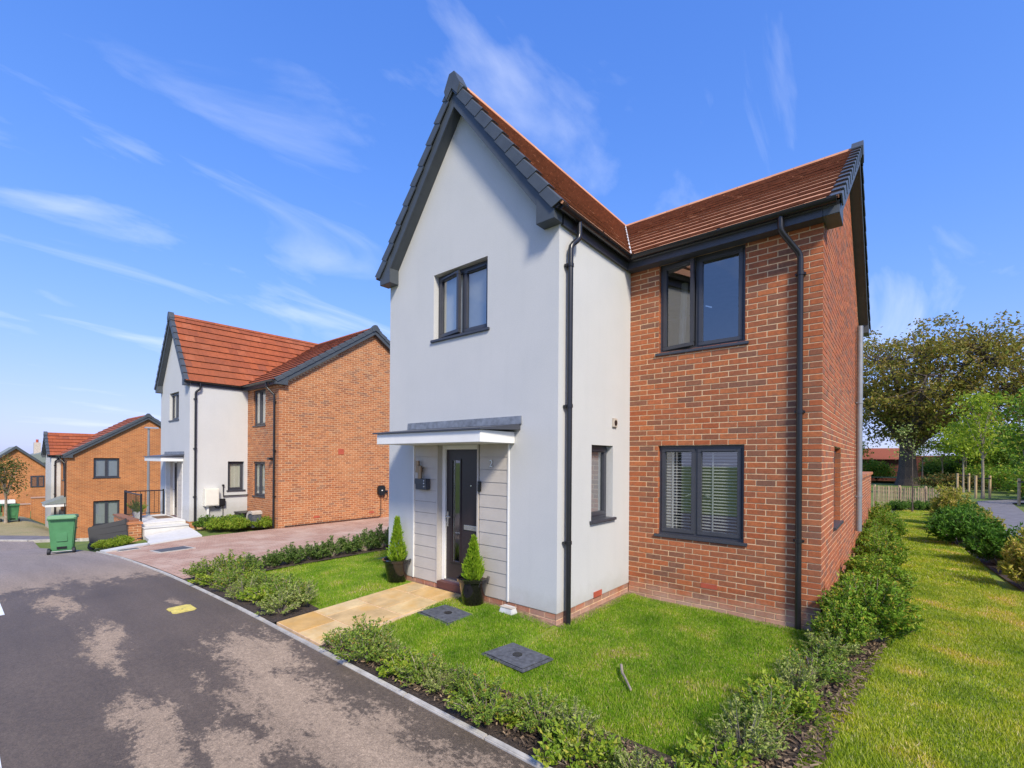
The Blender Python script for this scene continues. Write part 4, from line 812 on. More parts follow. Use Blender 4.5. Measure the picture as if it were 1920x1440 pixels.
for i in range(18):
    x = -1.40 + i * 3.55 / 17; k = kinds[i]; shrub('low_shrub', k, x + random.uniform(-.06, .06), -1.87 + random.uniform(-.13, .13), random.uniform(.55, .92), 'low leafy shrub along the front lawn kerb, %s from the sandstone path' % ORD[i], 'shrubs edging the front lawn along the kerb', sz=random.uniform(.6, .95))
kinds = ['lime', 'grey', 'small', 'lime', 'grey', 'small', 'small', 'grey', 'small']
for i in range(9):
    y = -1.55 + i * .40; x = 2.30 + (y + 1.5) * .115; shrub('low_shrub', kinds[i], x + random.uniform(-.05, .05), y, random.uniform(.8, 1.05), 'low variegated shrub between the two lawns, %s from the kerb corner' % ORD[i], 'shrubs between front lawn and side lawn', sz=random.uniform(.6, .95))
for i in range(11):
    y = 2.0 + i * 1.12; s = .88 if i < 3 else random.uniform(.7, .9); shrub('bushy_shrub', 'side', 2.80 + random.uniform(-.08, .08), y, s, 'bushy green shrub against the brick gable wall, %s from the front corner' % ORD[i], 'shrubs growing along the brick gable wall', sz=random.uniform(.6, 1.05))
for i in range(4): shrub('low_shrub', 'side', 2.66 + .05 * i, 1.45 + i * .35 + random.uniform(-.05, .05), .5, 'small outer shrub at the foot of the brick corner, %s from the kerb' % ORD[i], 'small shrubs at the brick corner')
kinds = ['small', 'small', 'lime', 'small', 'small', 'lime', 'grey', 'small', 'lime', 'small', 'grey', 'grey']
for i in range(12):
    x = -5.85 + (i // 2) * .56; y = -1.86 + (i % 2) * .32; shrub('low_shrub', kinds[i], x + random.uniform(-.08, .08), y + random.uniform(-.05, .05), random.uniform(.95, 1.2), 'low shrub in the %s row left of the path, %s from the driveway' % (('kerb', 'lawn')[i % 2], ORD[i // 2]), 'shrubs in the bed left of the path', sz=random.uniform(.55, .85))
for i in range(15): shrub('hedge_plant', 'hedge', -5.88 + random.uniform(-.04, .04), -1.2 + i * .40, random.uniform(.85, 1.1), 'dark hedge plant between driveway and left lawn, %s from the road' % ORD[i], 'hedge plants along the driveway', sz=random.uniform(.65, .9))
rb = [('yellow', 4.75, 6.3, .8, 'pale yellow shrub at the right edge of the picture, nearest of the right bed'), ('dark', 4.75, 8.6, 1.0, 'dark glossy low bush behind the nearest yellow shrub'), ('yellow', 5.05, 7.5, .85, 'yellow-leaved shrub beside the footpath edge, right of the dark bush'), ('dark', 4.35, 11.2, 1.15, 'large rounded dark green bush in the middle of the right bed'), ('dark', 4.55, 14.0, 1.1, 'dark bush under the tall golden shrub'), ('yellow', 4.45, 15.8, 1.25, 'tall golden shrub near the wooden fence'), ('yellow', 4.95, 13.0, .7, 'small cream topped shrub beside the footpath'), ('dark', 4.75, 17.5, 1.0, 'dark bush furthest along the right bed')]
for k, x, y, s, lb in rb: shrub('garden_bush', k, x, y, s, lb, 'bushes in the bed along the footpath')
for i, (x, y, k) in enumerate([(-14.95, .95, 'cover_dark'), (-14.6, 1.3, 'cover_dark'), (-14.9, 1.7, 'cover'), (-14.3, 1.75, 'cover_dark'), (-14.75, 2.1, 'cover_dark'), (-13.9, 2.05, 'cover'), (-13.5, 2.2, 'cover'), (-13.75, 1.5, 'cover'), (-14.2, 1.05, 'cover')]):
    shrub('ground_cover', k, x, y, .85, 'leafy ground cover by the second white wall, %s from its steps' % ORD[i], 'ground cover beside the second house')
for i, (x, y) in enumerate([(-15.6, -1.2), (-15.3, -1.55), (-14.95, -1.75), (-15.1, -1.2), (-14.6, -1.35), (-14.6, -1.8), (-14.2, -1.6)]): shrub('ground_cover', 'cover', x, y, .5, 'yellow-green weedy plant below the brick pillar, %s from the pillar' % ORD[i], 'weeds between the bins and pale paving')
for i, (x, y) in enumerate([(3.1, 20.5), (3.6, 21.2), (4.0, 21.4)]): shrub('ground_cover', 'cover_dark', x, y, .9, 'dark plant at the foot of the wooden fence, %s from the wall' % ORD[i], 'plants at the wooden fence')
# bark chips
n = 5200; x = np.concatenate([rng.uniform(-1.6, 2.4, n // 2), 2.2 + rng.uniform(0, .5, n - n // 2)]); y = np.concatenate([rng.uniform(-2.08, -1.58, n // 2), rng.uniform(-1.6, 1.9, n - n // 2)]); x[n // 2:] += (y[n // 2:] + 1.5) * .1
a = rng.uniform(0, 6.28, n); l = rng.uniform(.008, .03, n); wv = rng.uniform(.003, .008, n); z = gz(x, y) + .02 + rng.uniform(0, .012, n); ux, uy = np.cos(a), np.sin(a); tz = rng.normal(0, .006, n)
V = np.stack([np.stack([x - ux * l - uy * wv, y - uy * l + ux * wv, z - tz], 1), np.stack([x + ux * l - uy * wv, y + uy * l + ux * wv, z + tz], 1), np.stack([x + ux * l + uy * wv, y + uy * l - ux * wv, z + tz + .004], 1), np.stack([x - ux * l + uy * wv, y - uy * l - ux * wv, z - tz + .004], 1)], 1).reshape(-1, 3)
tag(link('bark_chips', np_mesh('bark_chips', V, np.arange(4 * n).reshape(-1, 4), 'bark_chip')), 'loose bark chips spread over the planting beds', 'mulch', kind='stuff')
# grass
def blades(name, label, x0, x1, y0, y1, n, mat, h=(.008, .026), wdt=.0036, holes=(), keep=None):
    x = rng.uniform(x0, x1, n); y = rng.uniform(y0, y1, n); k = np.ones(n, bool)
    for a, b, c, d in holes: k &= ~((x > a) & (x < b) & (y > c) & (y < d))
    if keep is not None: k &= keep(x, y)
    # thin, worn patches
    pn = np.sin(x * 3.1 + 1.3 * np.sin(y * 2.3)) * np.sin(y * 2.7 + 1.1 * np.sin(x * 1.9)); k &= rng.uniform(0, 1, n) < np.clip(.95 - .45 * (pn > .7), 0, 1)
    x, y = x[k], y[k]; n = len(x); z = gz(x, y) - .02; a = rng.uniform(0, 6.28, n); hh = rng.uniform(h[0], h[1], n) * (1 + .35 * np.sin(x * 5 + np.sin(y * 4) * 2)); ln = rng.normal(0, .55, (n, 2)) * hh[:, None]
    ca, sa = np.cos(a) * wdt, np.sin(a) * wdt
    V = np.stack([np.stack([x - ca, y - sa, z], 1), np.stack([x + ca, y + sa, z], 1), np.stack([x + ln[:, 0], y + ln[:, 1], z + hh + .012], 1)], 1).reshape(-1, 3)
    tag(link(name, np_mesh(name, V, np.arange(3 * n).reshape(-1, 3), mat)), label, 'grass', kind='stuff')
mh = [(-1.5, -.93, -.85, -.42), (-.1, .44, -1.15, -.76), (-1.43, -1.1, -.12, .2)]
blades('grass', 'short green grass of the front lawn', -1.6, 2.5, -1.66, 1.9, 300000, 'grass_blade', holes=mh + [(-1.6, 0, .0, 2)], keep=lambda x, y: (x < 2.2 + (y + 1.5) * .1) & (((x < 0) & (y < -.05 - .1 * rng.uniform(0, 1, len(x)) ** 2)) | ((x > .03 + .1 * rng.uniform(0, 1, len(x)) ** 2) & (y < 1.9 - .12 * rng.uniform(0, 1, len(x)) ** 2))))
blades('grass', 'short green grass of the lawn left of the path', -5.65, -2.68, -1.45, 3.2, 110000, 'grass_blade', holes=[(-3.35, 0, -.02, 4)])
blades('grass', 'sunlit grass strip beside the brick gable, near part', 2.6, 5.0, -2.08, 6, 270000, 'grass_sunny', keep=lambda x, y: (x > 2.62 + .1 * np.minimum(y, 1.9) + .12) & (x < np.interp(y, [3.2, 8], [4.85, 4.5])))
blades('grass', 'sunlit grass strip running to the wooden fence', 3.0, 4.4, 6, 21.3, 90000, 'grass_sunny', h=(.012, .035), wdt=.008, keep=lambda x, y: x < np.interp(y, [6, 8, 12, 21], [4.65, 4.5, 4.25, 4.2]))
# ------------------------------------------------------------------ potted conifers
def conifer(loc, label, hgt, seed, pr=.20):
    o = empty('plant_pot', loc, label, 'potted plant', 'potted conifers by the front door'); g = np.random.default_rng(seed)
    MB().lathe([(0, .0), (pr * .66, 0), (pr * .70, .01), (pr * .93, .30), (pr * 1.06, .31), (pr * 1.08, .345), (pr * .98, .35), (pr * .92, .31), (0, .30)], (0, 0, 0), 36).build('pot', 'pot_glaze', o, smooth=True)
    MB().lathe([(0, .315), (pr * .92, .312)], (0, 0, 0), 20).build('compost', 'soil', o); MB().tube([(0, 0, .3), (0, 0, .3 + hgt * .8)], [.012, .004], 5).build('stem', 'bark', o)
    n = 2600; t_ = g.uniform(0, 1, n) ** 1.25; prof = np.interp(t_, [0, .12, .35, .7, 1], [.70, 1, .80, .36, .03]) * .122; az = g.uniform(0, 6.283, n); lump = 1 + .22 * np.sin(az * 4 + t_ * 9 + seed) + .14 * np.sin(az * 7 - t_ * 23 + seed * 2)
    rr = prof * lump * np.sqrt(g.uniform(.35, 1, n)); P = np.stack([rr * np.cos(az), rr * np.sin(az), .31 + t_ * hgt], 1); D = unit(np.stack([np.cos(az) * .42, np.sin(az) * .42, np.ones(n) * .95], 1) + g.normal(size=(n, 3)) * .22)
    link('foliage', leaf_mesh('foliage', P, D, g.uniform(.035, .075, n), 'leaf_conifer', .26, .05), o); return o
conifer((-2.92, -.14, G(-2.92, -.14) - .005), 'glossy black pot with lime conifer left of the front door', .66, 3, .21)
conifer((-1.22, -.17, G(-1.22, -.17) - .005), 'glossy black pot with lime conifer right of the front door', .55, 8, .205)
# ------------------------------------------------------------------ second house: entrance steps, railings, services
def railing(p, q, name_parent, n, hgt=.9, posts=True):
    p, q = Vector(p), Vector(q); d = (q - p)
    MB().tube([p + Vector((0, 0, hgt)), q + Vector((0, 0, hgt))], .02, 6).build('top_rail', 'black_metal', name_parent); MB().tube([p + Vector((0, 0, .08)), q + Vector((0, 0, .08))], .014, 6).build('bottom_rail', 'black_metal', name_parent)
    for k in range(n + 1):
        c = p + d * (k / n); r = .028 if k in (0, n) else .009; b0 = 0 if k in (0, n) else .08
        MB().tube([c + Vector((0, 0, b0)), c + Vector((0, 0, hgt + (.05 if k in (0, n) else 0)))], r, 4 if r > .02 else 6).build('post' if k in (0, n) else 'bar', 'black_metal', name_parent)
ld = empty('entrance_steps', (-16.9, 0, -.6), 'pale stone landing with two steps at the second house door', 'steps')
for x0, x1, z0, z1, nm in ((-1.35, 1.15, -.9, .40, 'landing_base'), (1.15, 1.5, -.6, .29, 'step_base')): MB().box(x0, x1, -.65, .565, z0, z1).build(nm, 'pale_slab', ld)
for k in range(4): MB().box(-1.36 + k * .63 + .003, -1.36 + (k + 1) * .63 - .003, -.67, .56, .402, .44).build('landing_slab', 'pale_slab', ld, .006)
MB().box(1.152, 1.53, -.67, .56, .292, .33).build('step_tread', 'pale_slab', ld, .006)
rl = empty('railing', (-18.22, 0, -.16), 'black bar railing on the far end of the landing, beside the white gable', 'railing'); railing((0, .52, 0), (0, -.58, 0), rl, 8)
rl = empty('railing', (-17, -.62, -.16), 'black bar railing along the street side of the landing, above the fallen bin', 'railing'); railing((-1.2, 0, 0), (1.05, 0, 0), rl, 15)
bw_ = empty('brick_pier', (-15.75, -.85, -1.0), 'low brick pier at the foot of the landing, beside the weeds', 'pier'); MB().box(-.19, .19, -.16, .16, 0, .84).build('core', 'mortar', bw_)
for M_, a, b in ((MY(-.16), -.19, .19), (MX(.19), -.16, .16)): brickwork(bw_, M_, brick_rects(a, b, .02, .82, []), 'brick_sunlit')
MB().box(-.22, .22, -.19, .19, .842, .90).build('pier_cap', 'brick_sunlit', bw_)
lw = empty('low_wall', (-17.1, -.80, -1.2), 'low brick retaining wall behind the fallen black bin', 'wall'); MB().box(-1.2, 1.15, -.1, .1, 0, 1.1).build('core', 'mortar', lw); brickwork(lw, MY(-.1), brick_rects(-1.2, 1.15, .1, 1.08, []), 'brick_sunlit'); MB().box(-1.22, 1.15, -.13, .13, 1.102, 1.16).build('wall_cap', 'brick_sunlit', lw, .006)
dm = MB().box(-.38, .38, -.22, .22, 0, .02).build('doormat', 'mat_brown', None, .004); dm.location = (-17.1, .22, -.159); tag(dm, 'brown doormat on the pale landing of the second house', 'doormat')
pp = empty('plant_pot', (-17.75, -.35, -.16), 'lilac pot with small plant on the landing behind the railing', 'plant pot'); MB().lathe([(0, 0), (.12, 0), (.17, .30), (.15, .30), (.13, .26), (0, .26)], (0, 0, 0), 16).build('pot', 'lilac_plastic', pp, smooth=True); link('foliage', PROTO['small'][0][1], pp, (0, 0, .22))
pp = empty('plant_pot', (-17.35, -.42, -.16), 'white pot with small plant on the landing near the railing', 'plant pot'); MB().lathe([(0, 0), (.09, 0), (.13, .24), (.11, .24), (.1, .2), (0, .2)], (0, 0, 0), 16).build('pot', 'white_plastic', pp, smooth=True); f_ = link('foliage', PROTO['small'][1][1], pp, (0, 0, .16)); f_.scale = (.6,) * 3
# pale apron
ap = tag(bpy.data.objects.new('entrance_paving', None), kind='structure'); col.objects.link(ap)
for q in ([(-15.35, -.66), (-14.2, -.80), (-14.1, .40), (-15.35, .56)], [(-14.19, -.80), (-13.45, -1.0), (-12.96, -1.05), (-12.96, .22), (-14.09, .40)], [(-13.47, -1.02), (-13.75, -1.35), (-13.15, -2.08), (-12.45, -2.08), (-12.97, -1.07)]):
    MB().prism([(x, y, G(x, y) - .08) for x, y in q], (0, 0, .10)).build('paving_slab', 'pale_slab', ap)
X2 = -15.45
mb_ = empty('meter_cabinet', (X2, 1.2, -.36), 'white meter cabinet on a post against the second white wall', 'meter box'); MB().box(.004, .22, -.22, .22, .66, 1.27).build('cabinet', 'cream_plastic', mb_, .01); MB().box(.221, .235, -.19, .19, .69, 1.24).build('cabinet_door', 'cream_plastic', mb_, .006); MB().box(.05, .11, -.12, -.06, 0, .66).build('riser_post', 'white_plastic', mb_)
jb = empty('cable_box', (X2, 1.55, -.36), 'small black box on the wall beside the white meter cabinet', 'box'); MB().box(.003, .13, -.1, .1, .64, .89).build('box_body', 'black_plastic', jb, .01); MB().tube([(.05, -.02, .64), (.05, -.09, .56), (.05, -.18, .58), (.05, -.22, .66)], .022, 8).build('cable_loop', 'black_plastic', jb); MB().tube([(.03, .05, .64), (.03, .05, .05)], .012, 6).build('cable', 'black_plastic', jb)
wp = empty('waste_pipe', (X2, 1.6, -.36), 'thin black waste pipe running under the small window of the second house', 'pipe'); MB().tube([(.05, .0, 1.36), (.05, 0, .98), (.05, .98, .98), (.05, .98, .38), (.05, 1.14, .36)], .021, 8).build('pipe_run', 'black_plastic', wp); MB().tube([(.05, .98, 1.14), (.05, .98, .98)], .021, 8).build('pipe_branch', 'black_plastic', wp)
for p in ((0, 1.36), (.98, 1.14)): MB().tube([(.0, p[0], p[1]), (.07, p[0], p[1])], .035, 8).build('pipe_boss', 'black_plastic', wp)
sb = empty('storage_box', (-14.95, 2.15, -.36), 'black lidded storage box in the corner of the second house', 'box'); MB().box(-.35, .35, -.22, .22, 0, .36).build('box_body', 'bin_black', sb, .01); MB().box(-.37, .37, -.24, .24, .362, .41).build('box_lid', 'bin_black', sb, .012)
cs = empty('curved_cover', (-13.75, 2.0, -.36), 'curved beige cover standing by the downpipe of the second house', 'ornament')
arc = [(-.30, 0), (-.29, .25), (-.22, .44), (-.08, .54), (.1, .56), (.24, .52), (.24, .44), (.1, .47), (-.04, .45), (-.15, .37), (-.21, .22), (-.22, 0)]
MB().prism([(a, -.16, z) for a, z in arc], (0, .32, 0)).build('cover_shell', 'stone_cast', cs); MB().box(-.2, .22, -.14, .14, 0, .43).build('inner_body', 'cover_grey', cs)
ev = empty('car_charger', (-12.9 + .012, 6.42, -.36), 'black car charger with coiled cable on the orange brick wall', 'charger')
pts = [(.0 + .17 * math.copysign(abs(math.cos(a)) ** .6, math.cos(a)), 1.08 + .2 * math.copysign(abs(math.sin(a)) ** .6, math.sin(a))) for a in np.linspace(0, 6.283, 25)[:-1]]
MB().prism([(.006, y, z) for y, z in pts], (.11, 0, 0)).build('charger_body', 'black_plastic', ev, .01); MB().box(.118, .120, -.03, .03, 1.06, 1.10).build('charger_mark', 'white_plastic', ev)
MB().tube([(.03, 0, .9), (.03, 0, .08), (.03, -.1, .03), (.03, -3.8, .03)], .014, 6).build('supply_cable', 'black_plastic', ev); MB().tube([(.04, .17, 1.05), (.06, .26, 1.06), (.06, .30, .95), (.06, .28, .78), (.06, .2, .72), (.06, .12, .76), (.06, .1, .9)], .013, 6).build('charge_cable', 'black_plastic', ev); MB().tube([(.02, .25, 1.0), (.09, .25, 1.04)], .05, 8).build('plug_holder', 'black_plastic', ev)
for y, z, l_ in ((4.0, 2.5, .22), (3.07, .22, .22), (5.33, .2, .22)): MB().box(2.55, 2.567, y, y + l_, z, z + (.2 if z > 1 else .065)).build('air_brick', 'terracotta', h2)
lt = MB().box(2.05, 2.2, 1.84 - .16, 1.84 - .012, 2.28, 2.36).build('wall_lamp', 'black_plastic', h2)
# ------------------------------------------------------------------ wheelie bins
def wheelie(loc, rz, label, mat, lid='closed'):
    o = empty('wheelie_bin', loc, label, 'wheelie bin', 'wheelie bins', rz)
    b = MB(); lo = [(-.21, -.24, .06), (.21, -.24, .06), (.21, .27, .06), (-.21, .27, .06)]; hi = [(-.27, -.33, .98), (.27, -.33, .98), (.27, .34, .98), (-.27, .34, .98)]
    b.hexa(lo, hi).build('body', mat, o, .02)
    MB().box(-.29, .29, -.36, .36, .94, .985).build('rim', mat, o, .012)
    if lid == 'closed':
        l = MB().hexa([(-.30, -.40, .988), (.30, -.40, .988), (.30, .37, .988), (-.30, .37, .988)], [(-.27, -.36, 1.03), (.27, -.36, 1.03), (.27, .32, 1.07), (-.27, .32, 1.07)]).build('lid', mat, o, .015)
    else:
        l = MB().hexa([(-.30, .30, 1.0), (.30, .30, 1.0), (.30, .38, 1.0), (-.30, .38, 1.0)], [(-.29, .33, 1.52), (.29, .33, 1.52), (.29, .38, 1.54), (-.29, .38, 1.54)]).build('lid', mat, o, .012)
        for q in (-.14, .02, .16): MB().hexa([(s_ * .215, q - .012, .10) for s_ in (-1, 1)] + [(s_ * .215, q + .012, .10) for s_ in (1, -1)], [(s_ * .282, q * 1.3 - .012, .93) for s_ in (-1, 1)] + [(s_ * .282, q * 1.3 + .012, .93) for s_ in (1, -1)]).build('rib', mat, o)
    MB().tube([(-.25, .42, .99), (.25, .42, .99)], .018, 8).build('handle', mat, o); MB().tube([(-.22, .33, .10), (.22, .33, .10)], .014, 6).build('axle', 'grey_steel', o)
    MB().box(-.10, .10, .275, .30, .16, .22).build('grip_recess', 'black_plastic', o); MB().box(-.11, .11, .300, .318, .36, .60).build('embossed_panel', mat, o, .006)
    for s_ in (-1, 1):
        wl = MB().tube([(s_ * .215, .33, .10), (s_ * .275, .33, .10)], .10, 18).build('wheel', 'black_plastic', o, .01); MB().tube([(s_ * .276, .33, .10), (s_ * .282, .33, .10)], .055, 14).build('hub', 'bin_black', wl)
    for z in (.3, .62) if lid == 'closed' else (): MB().box(-.262, .262, -.29 - (z - .3) * .09, -.285 - (z - .3) * .09, z, z + .03).build('rib', mat, o)
    return o
wheelie((-14.6, -2.62, G(-14.6, -2.62) - .012), R(-102), 'green wheelie bin standing upright on the road by the kerb', 'bin_green')
fb = wheelie((-16.05, -1.95, G(-16.0, -1.95) + .36), 0, 'black wheelie bin fallen on its side with the lid hanging open', 'bin_black', 'open')
_z = Vector((.10, .97, .09)).normalized(); _y = Vector((.25, .1, -.95)); _y = (_y - _z * _y.dot(_z)).normalized(); _x = _y.cross(_z); fb.rotation_euler = Matrix((_x, _y, _z)).transposed().to_euler()
wheelie((-37.2, -2.3, -1.9), R(-80), 'distant green wheelie bin by the far brick wall, second from the picture edge', 'bin_green'); wheelie((-37.7, -3.0, -1.9), R(-80), 'distant green wheelie bin cut off by the left picture edge', 'bin_green')
# ------------------------------------------------------------------ street lamp, far houses
sl_ = empty('street_lamp', (-26.6, 1.9, -2.0), 'thin grey lamp post in front of the far brick gable', 'street lamp'); MB().tube([(0, 0, 0), (0, 0, 1.2)], .085, 10).build('base', 'grey_steel', sl_); MB().tube([(0, 0, 1.2), (0, 0, 5.45)], [.06, .045], 10).build('post', 'grey_steel', sl_); MB().hexa([(-.10, -.18, 5.45), (.10, -.18, 5.45), (.10, .42, 5.45), (-.10, .42, 5.45)], [(-.07, -.14, 5.53), (.07, -.14, 5.53), (.07, .38, 5.53), (-.07, .38, 5.53)]).build('lantern', 'grey_steel', sl_)
f4 = empty('house', (-62, -.6, -4), 'farthest brick house with grey roof behind the street tree', 'house', 'detached houses down the street')
MB().poly([(0, -4.2, 0), (0, 2.3, 0), (0, 2.3, 4.7), (0, 0, 6.75), (0, -2.3, 4.7), (0, -4.2, 4.7)][:5] + [(0, -2.3, 0)]).build('gable_wall', 'far_brick', f4)
MB().poly([(0, -2.3, 0), (0, -2.3, 4.7), (-8, -2.3, 4.7), (-8, -2.3, 0)]).build('front_wall', 'far_brick', f4)
for s_ in (1, -1): MB().prism([(.25, s_ * 2.55, 4.48), (.25, 0, 6.75), (-8.2, 0, 6.75), (-8.2, s_ * 2.55, 4.48)], (0, 0, .16)).build('roof_slope', 'grey_tile', f4); MB().prism([(.255, s_ * 2.55, 4.40), (.255, 0, 6.68), (.255, 0, 6.96), (.255, s_ * 2.55, 4.68)], (.05, 0, 0)).build('barge_board', 'verge_grey', f4)
for u0, u1, z0, z1 in ((.98, 1.95, 2.93, 4.06), (-1.6, -.62, 2.85, 4.02)): window(f4, MX(0.002), u0, u1, z0, z1, recess=-.05, detail=False, blind=None, sill=False)
MB().box(.3, 1.5, -3, -.1, 1.55, 1.85).build('canopy', 'white_plastic', f4); MB().tube([(1.3, -.2, -.2), (1.3, -.2, 1.55)], .1, 6).build('canopy_post', 'white_plastic', f4)
def far_wall(loc, y0, y1, h, label, rz=0):
    o = empty('garden_wall', loc, label, 'wall', 'far garden walls', rz); MB().box(-.12, .12, y0, y1, -.6, h).build('wall_body', 'far_brick', o); MB().box(-.16, .16, y0 - .02, y1 + .02, h + .001, h + .08).build('coping', 'brick', o)
far_wall((-44, -.5, -3.2), -.45, .55, 2.2, 'taller stepped part of the far brick garden wall by the grey porch'); far_wall((-44.3, -1.4, -3.2), -.9, .42, 1.75, 'lower part of the far brick garden wall behind the street tree'); far_wall((-44.6, -3.2, -3.2), -1.4, .6, 2.0, 'far brick garden wall at the left edge behind the green bins')
MB_ = empty('distant_house', tuple(CAM + (fw + r3 * ((80 - 960) / 874.9)) * 95 + Vector((0, 0, -4))), 'distant stone roof with chimneys on the skyline', 'house')
MB().box(-6, 6, -5, 5, -4, 3.5).build('wall', 'stone_cast', MB_); MB().prism([(-6.4, -5.4, 3.4), (-6.4, 0, 5.6), (-6.4, 5.4, 3.4)], (12.8, 0, 0)).build('roof', 'grey_tile', MB_)
for q in (-.8, 1.2): c_ = MB().box(-.5, .5, q - .5, q + .5, 4.6, 7.4).build('chimney', 'stone_cast', MB_); MB().tube([(0, q, 7.4), (0, q, 8.0)], .2, 8).build('chimney_pot', 'terracotta', c_)
# ------------------------------------------------------------------ trees
def tree(name, loc, label, trunk, limbs, clumps, leaf, mat, seed, barkm='bark', group=None, flare=1.5, spread=.6, wid=.55, cat='tree'):
    """trunk=(radius,height); clumps=(n, per, centre, radii, zmin) ; limbs = number of main limbs"""
    o = empty(name, loc, label, cat, group); g = np.random.default_rng(seed); mb = MB(); tr_, th = trunk; n, per, cen, rad, hollow = clumps; cen = np.array(cen); rad = np.array(rad)
    mb.tube([(0, 0, -.2), (0, 0, th * .12), (0, 0, th * .4), (g.normal() * .05 * th * .3, g.normal() * .05 * th * .3, th), ], [tr_ * flare, tr_ * 1.1, tr_ * .92, tr_ * .75], 12)
    top = np.array([0, 0, th]); nodes = []
    for k in range(limbs):
        az = 6.283 * k / limbs + g.uniform(-.3, .3); el = g.uniform(.0, 1.0); tgt = cen + rad * np.array([math.cos(az) * math.cos(el), math.sin(az) * math.cos(el), math.sin(el) - .15]) * .72
        st_ = np.array([0, 0, th * g.uniform(.72, 1.0)]); mid = (st_ + tgt) / 2 + np.array([0, 0, .12 * np.linalg.norm(tgt - st_)]) + g.normal(size=3) * .06 * np.linalg.norm(tgt - st_)
        T = np.linspace(0, 1, 7); pts = [((1 - t_) ** 2) * st_ + 2 * t_ * (1 - t_) * mid + t_ * t_ * tgt for t_ in T]; rr = [tr_ * .5 * (1 - t_ * .82) for t_ in T]; mb.tube(pts, rr, 6, False); nodes += pts[2:]
    nodes = np.array(nodes + [top]); v = unit(g.normal(size=(n, 3))); rho = g.uniform(hollow, 1, n) ** .6; C_ = cen + v * rad * rho[:, None]; C_ = C_[C_[:, 2] > cen[2] - rad[2] * .8]
    P = []; D = []; S = []
    for c_ in C_:
        a = nodes[np.argmin(np.linalg.norm(nodes - c_, axis=1))]; m_ = (a + c_) / 2 + g.normal(size=3) * .1 * np.linalg.norm(c_ - a); mb.tube([a, m_, c_], [tr_ * .09, tr_ * .055, tr_ * .015], 4, False)
        q = int(per * g.uniform(.5, 1.4)); pts = c_ + g.normal(size=(q, 3)) * np.array([spread, spread, spread * .55]); P.append(pts); D.append(unit(g.normal(size=(q, 3)) + np.array([0, 0, -.15]))); S.append(leaf * g.uniform(.6, 1.3, q))
    mb.build('trunk', barkm, o); link('crown', leaf_mesh('crown', np.concatenate(P), np.concatenate(D), np.concatenate(S), mat, wid), o); return o
tree('mature_tree', (3.7, 50.5, .1), 'large spreading tree with brown-olive leaves and thick dark trunk', (.72, 3.6), 18, (660, 46, (1.6, .5, 8.6), (7.9, 7.0, 6.2), .2), .29, 'leaf_oak', 4, flare=1.35, spread=.46)
def stakes(x, y, n, label):
    o = empty('tree_stake', (x, y, 0), label, 'tree stake', 'stakes of the young trees'); 
    for k in range(n): a = 6.28 * k / n + .4; MB().tube([(math.cos(a) * .33, math.sin(a) * .33, -.1), (math.cos(a) * .33, math.sin(a) * .33, 1.25)], .06, 8).build('stake', 'stake_wood', o)
    MB().box(-.33, .33, -.02, .02, 1.05, 1.12).build('tree_tie', 'black_plastic', o)
tree('young_tree', (6.9, 34, 0), 'bright yellow-green young tree with layered branches, left of the darker one', (.07, 3.0), 9, (60, 34, (0, 0, 4.3), (1.35, 1.35, 2.5), .1), .20, 'leaf_young', 5, 'pale_bark', 'young staked trees', spread=.34); stakes(6.9, 34, 2, 'two stakes under the yellow-green young tree')
tree('young_tree', (7.9, 28.5, 0), 'mid-green young tree with dense crown at the right edge of the picture', (.08, 2.3), 10, (70, 36, (.1, 0, 3.6), (1.1, 1.1, 2.2), .1), .19, 'leaf_side', 6, 'pale_bark', 'young staked trees', spread=.36); stakes(7.9, 28.5, 3, 'three stakes under the mid-green tree at the right edge')
tree('young_tree', (6.6, 41, 0), 'small lime sapling with stakes standing before the far brick wall', (.06, 2.4), 6, (60, 30, (0, 0, 3.6), (1.4, 1.4, 1.5), .1), .22, 'leaf_young', 7, 'pale_bark', 'young staked trees', spread=.35); stakes(6.6, 41, 2, 'two stakes of the sapling before the far wall')
for i, (x, y) in enumerate([(-.3, 56), (4.9, 57), (6.4, 57.5), (8.0, 57)]): tree('sapling', (x, y, .1), 'far lime sapling under the large tree, %s from the left' % ORD[i], (.06, 2.4), 5, (26, 26, (0, 0, 3.4), (1.3, 1.3, 1.0), .1), .22, 'leaf_young', 20 + i, 'pale_bark', 'saplings under the large tree', spread=.35)
tree('sapling', (3.55, 20.4, 0), 'thin sapling with sparse grey-green leaves in front of the trunk of the large tree', (.025, 2.6), 5, (16, 14, (-.2, 0, 2.9), (.5, .5, 1.0), .1), .10, 'leaf_grey', 31, 'bark', spread=.2)
tree('street_tree', (-36.6, -2.55, -1.9), 'small street tree with thinning autumn leaves in front of the far houses', (.07, 1.6), 7, (80, 26, (0, 0, 2.75), (.95, .95, 1.25), .1), .13, 'leaf_street', 41, 'pale_bark', spread=.25)
for i, (x, y, h_, r_, mt, lb) in enumerate([(15.5, 46, 4.0, 3.0, 'leaf_mid', 'dark green background tree at the right edge behind the young trees'), (10.8, 60, 3.2, 2.8, 'leaf_mid', 'dark rounded tree right of the far brick wall'), (-8, 66, 5, 5, 'leaf_mid', 'dark background tree behind the nearest house')]):
    tree('background_tree', (x, y, 0), lb, (.25, h_ * .45), 8, (260, 36, (0, 0, h_), (r_, r_, h_ * .72), .25), .30, mt, 50 + i, spread=.5)
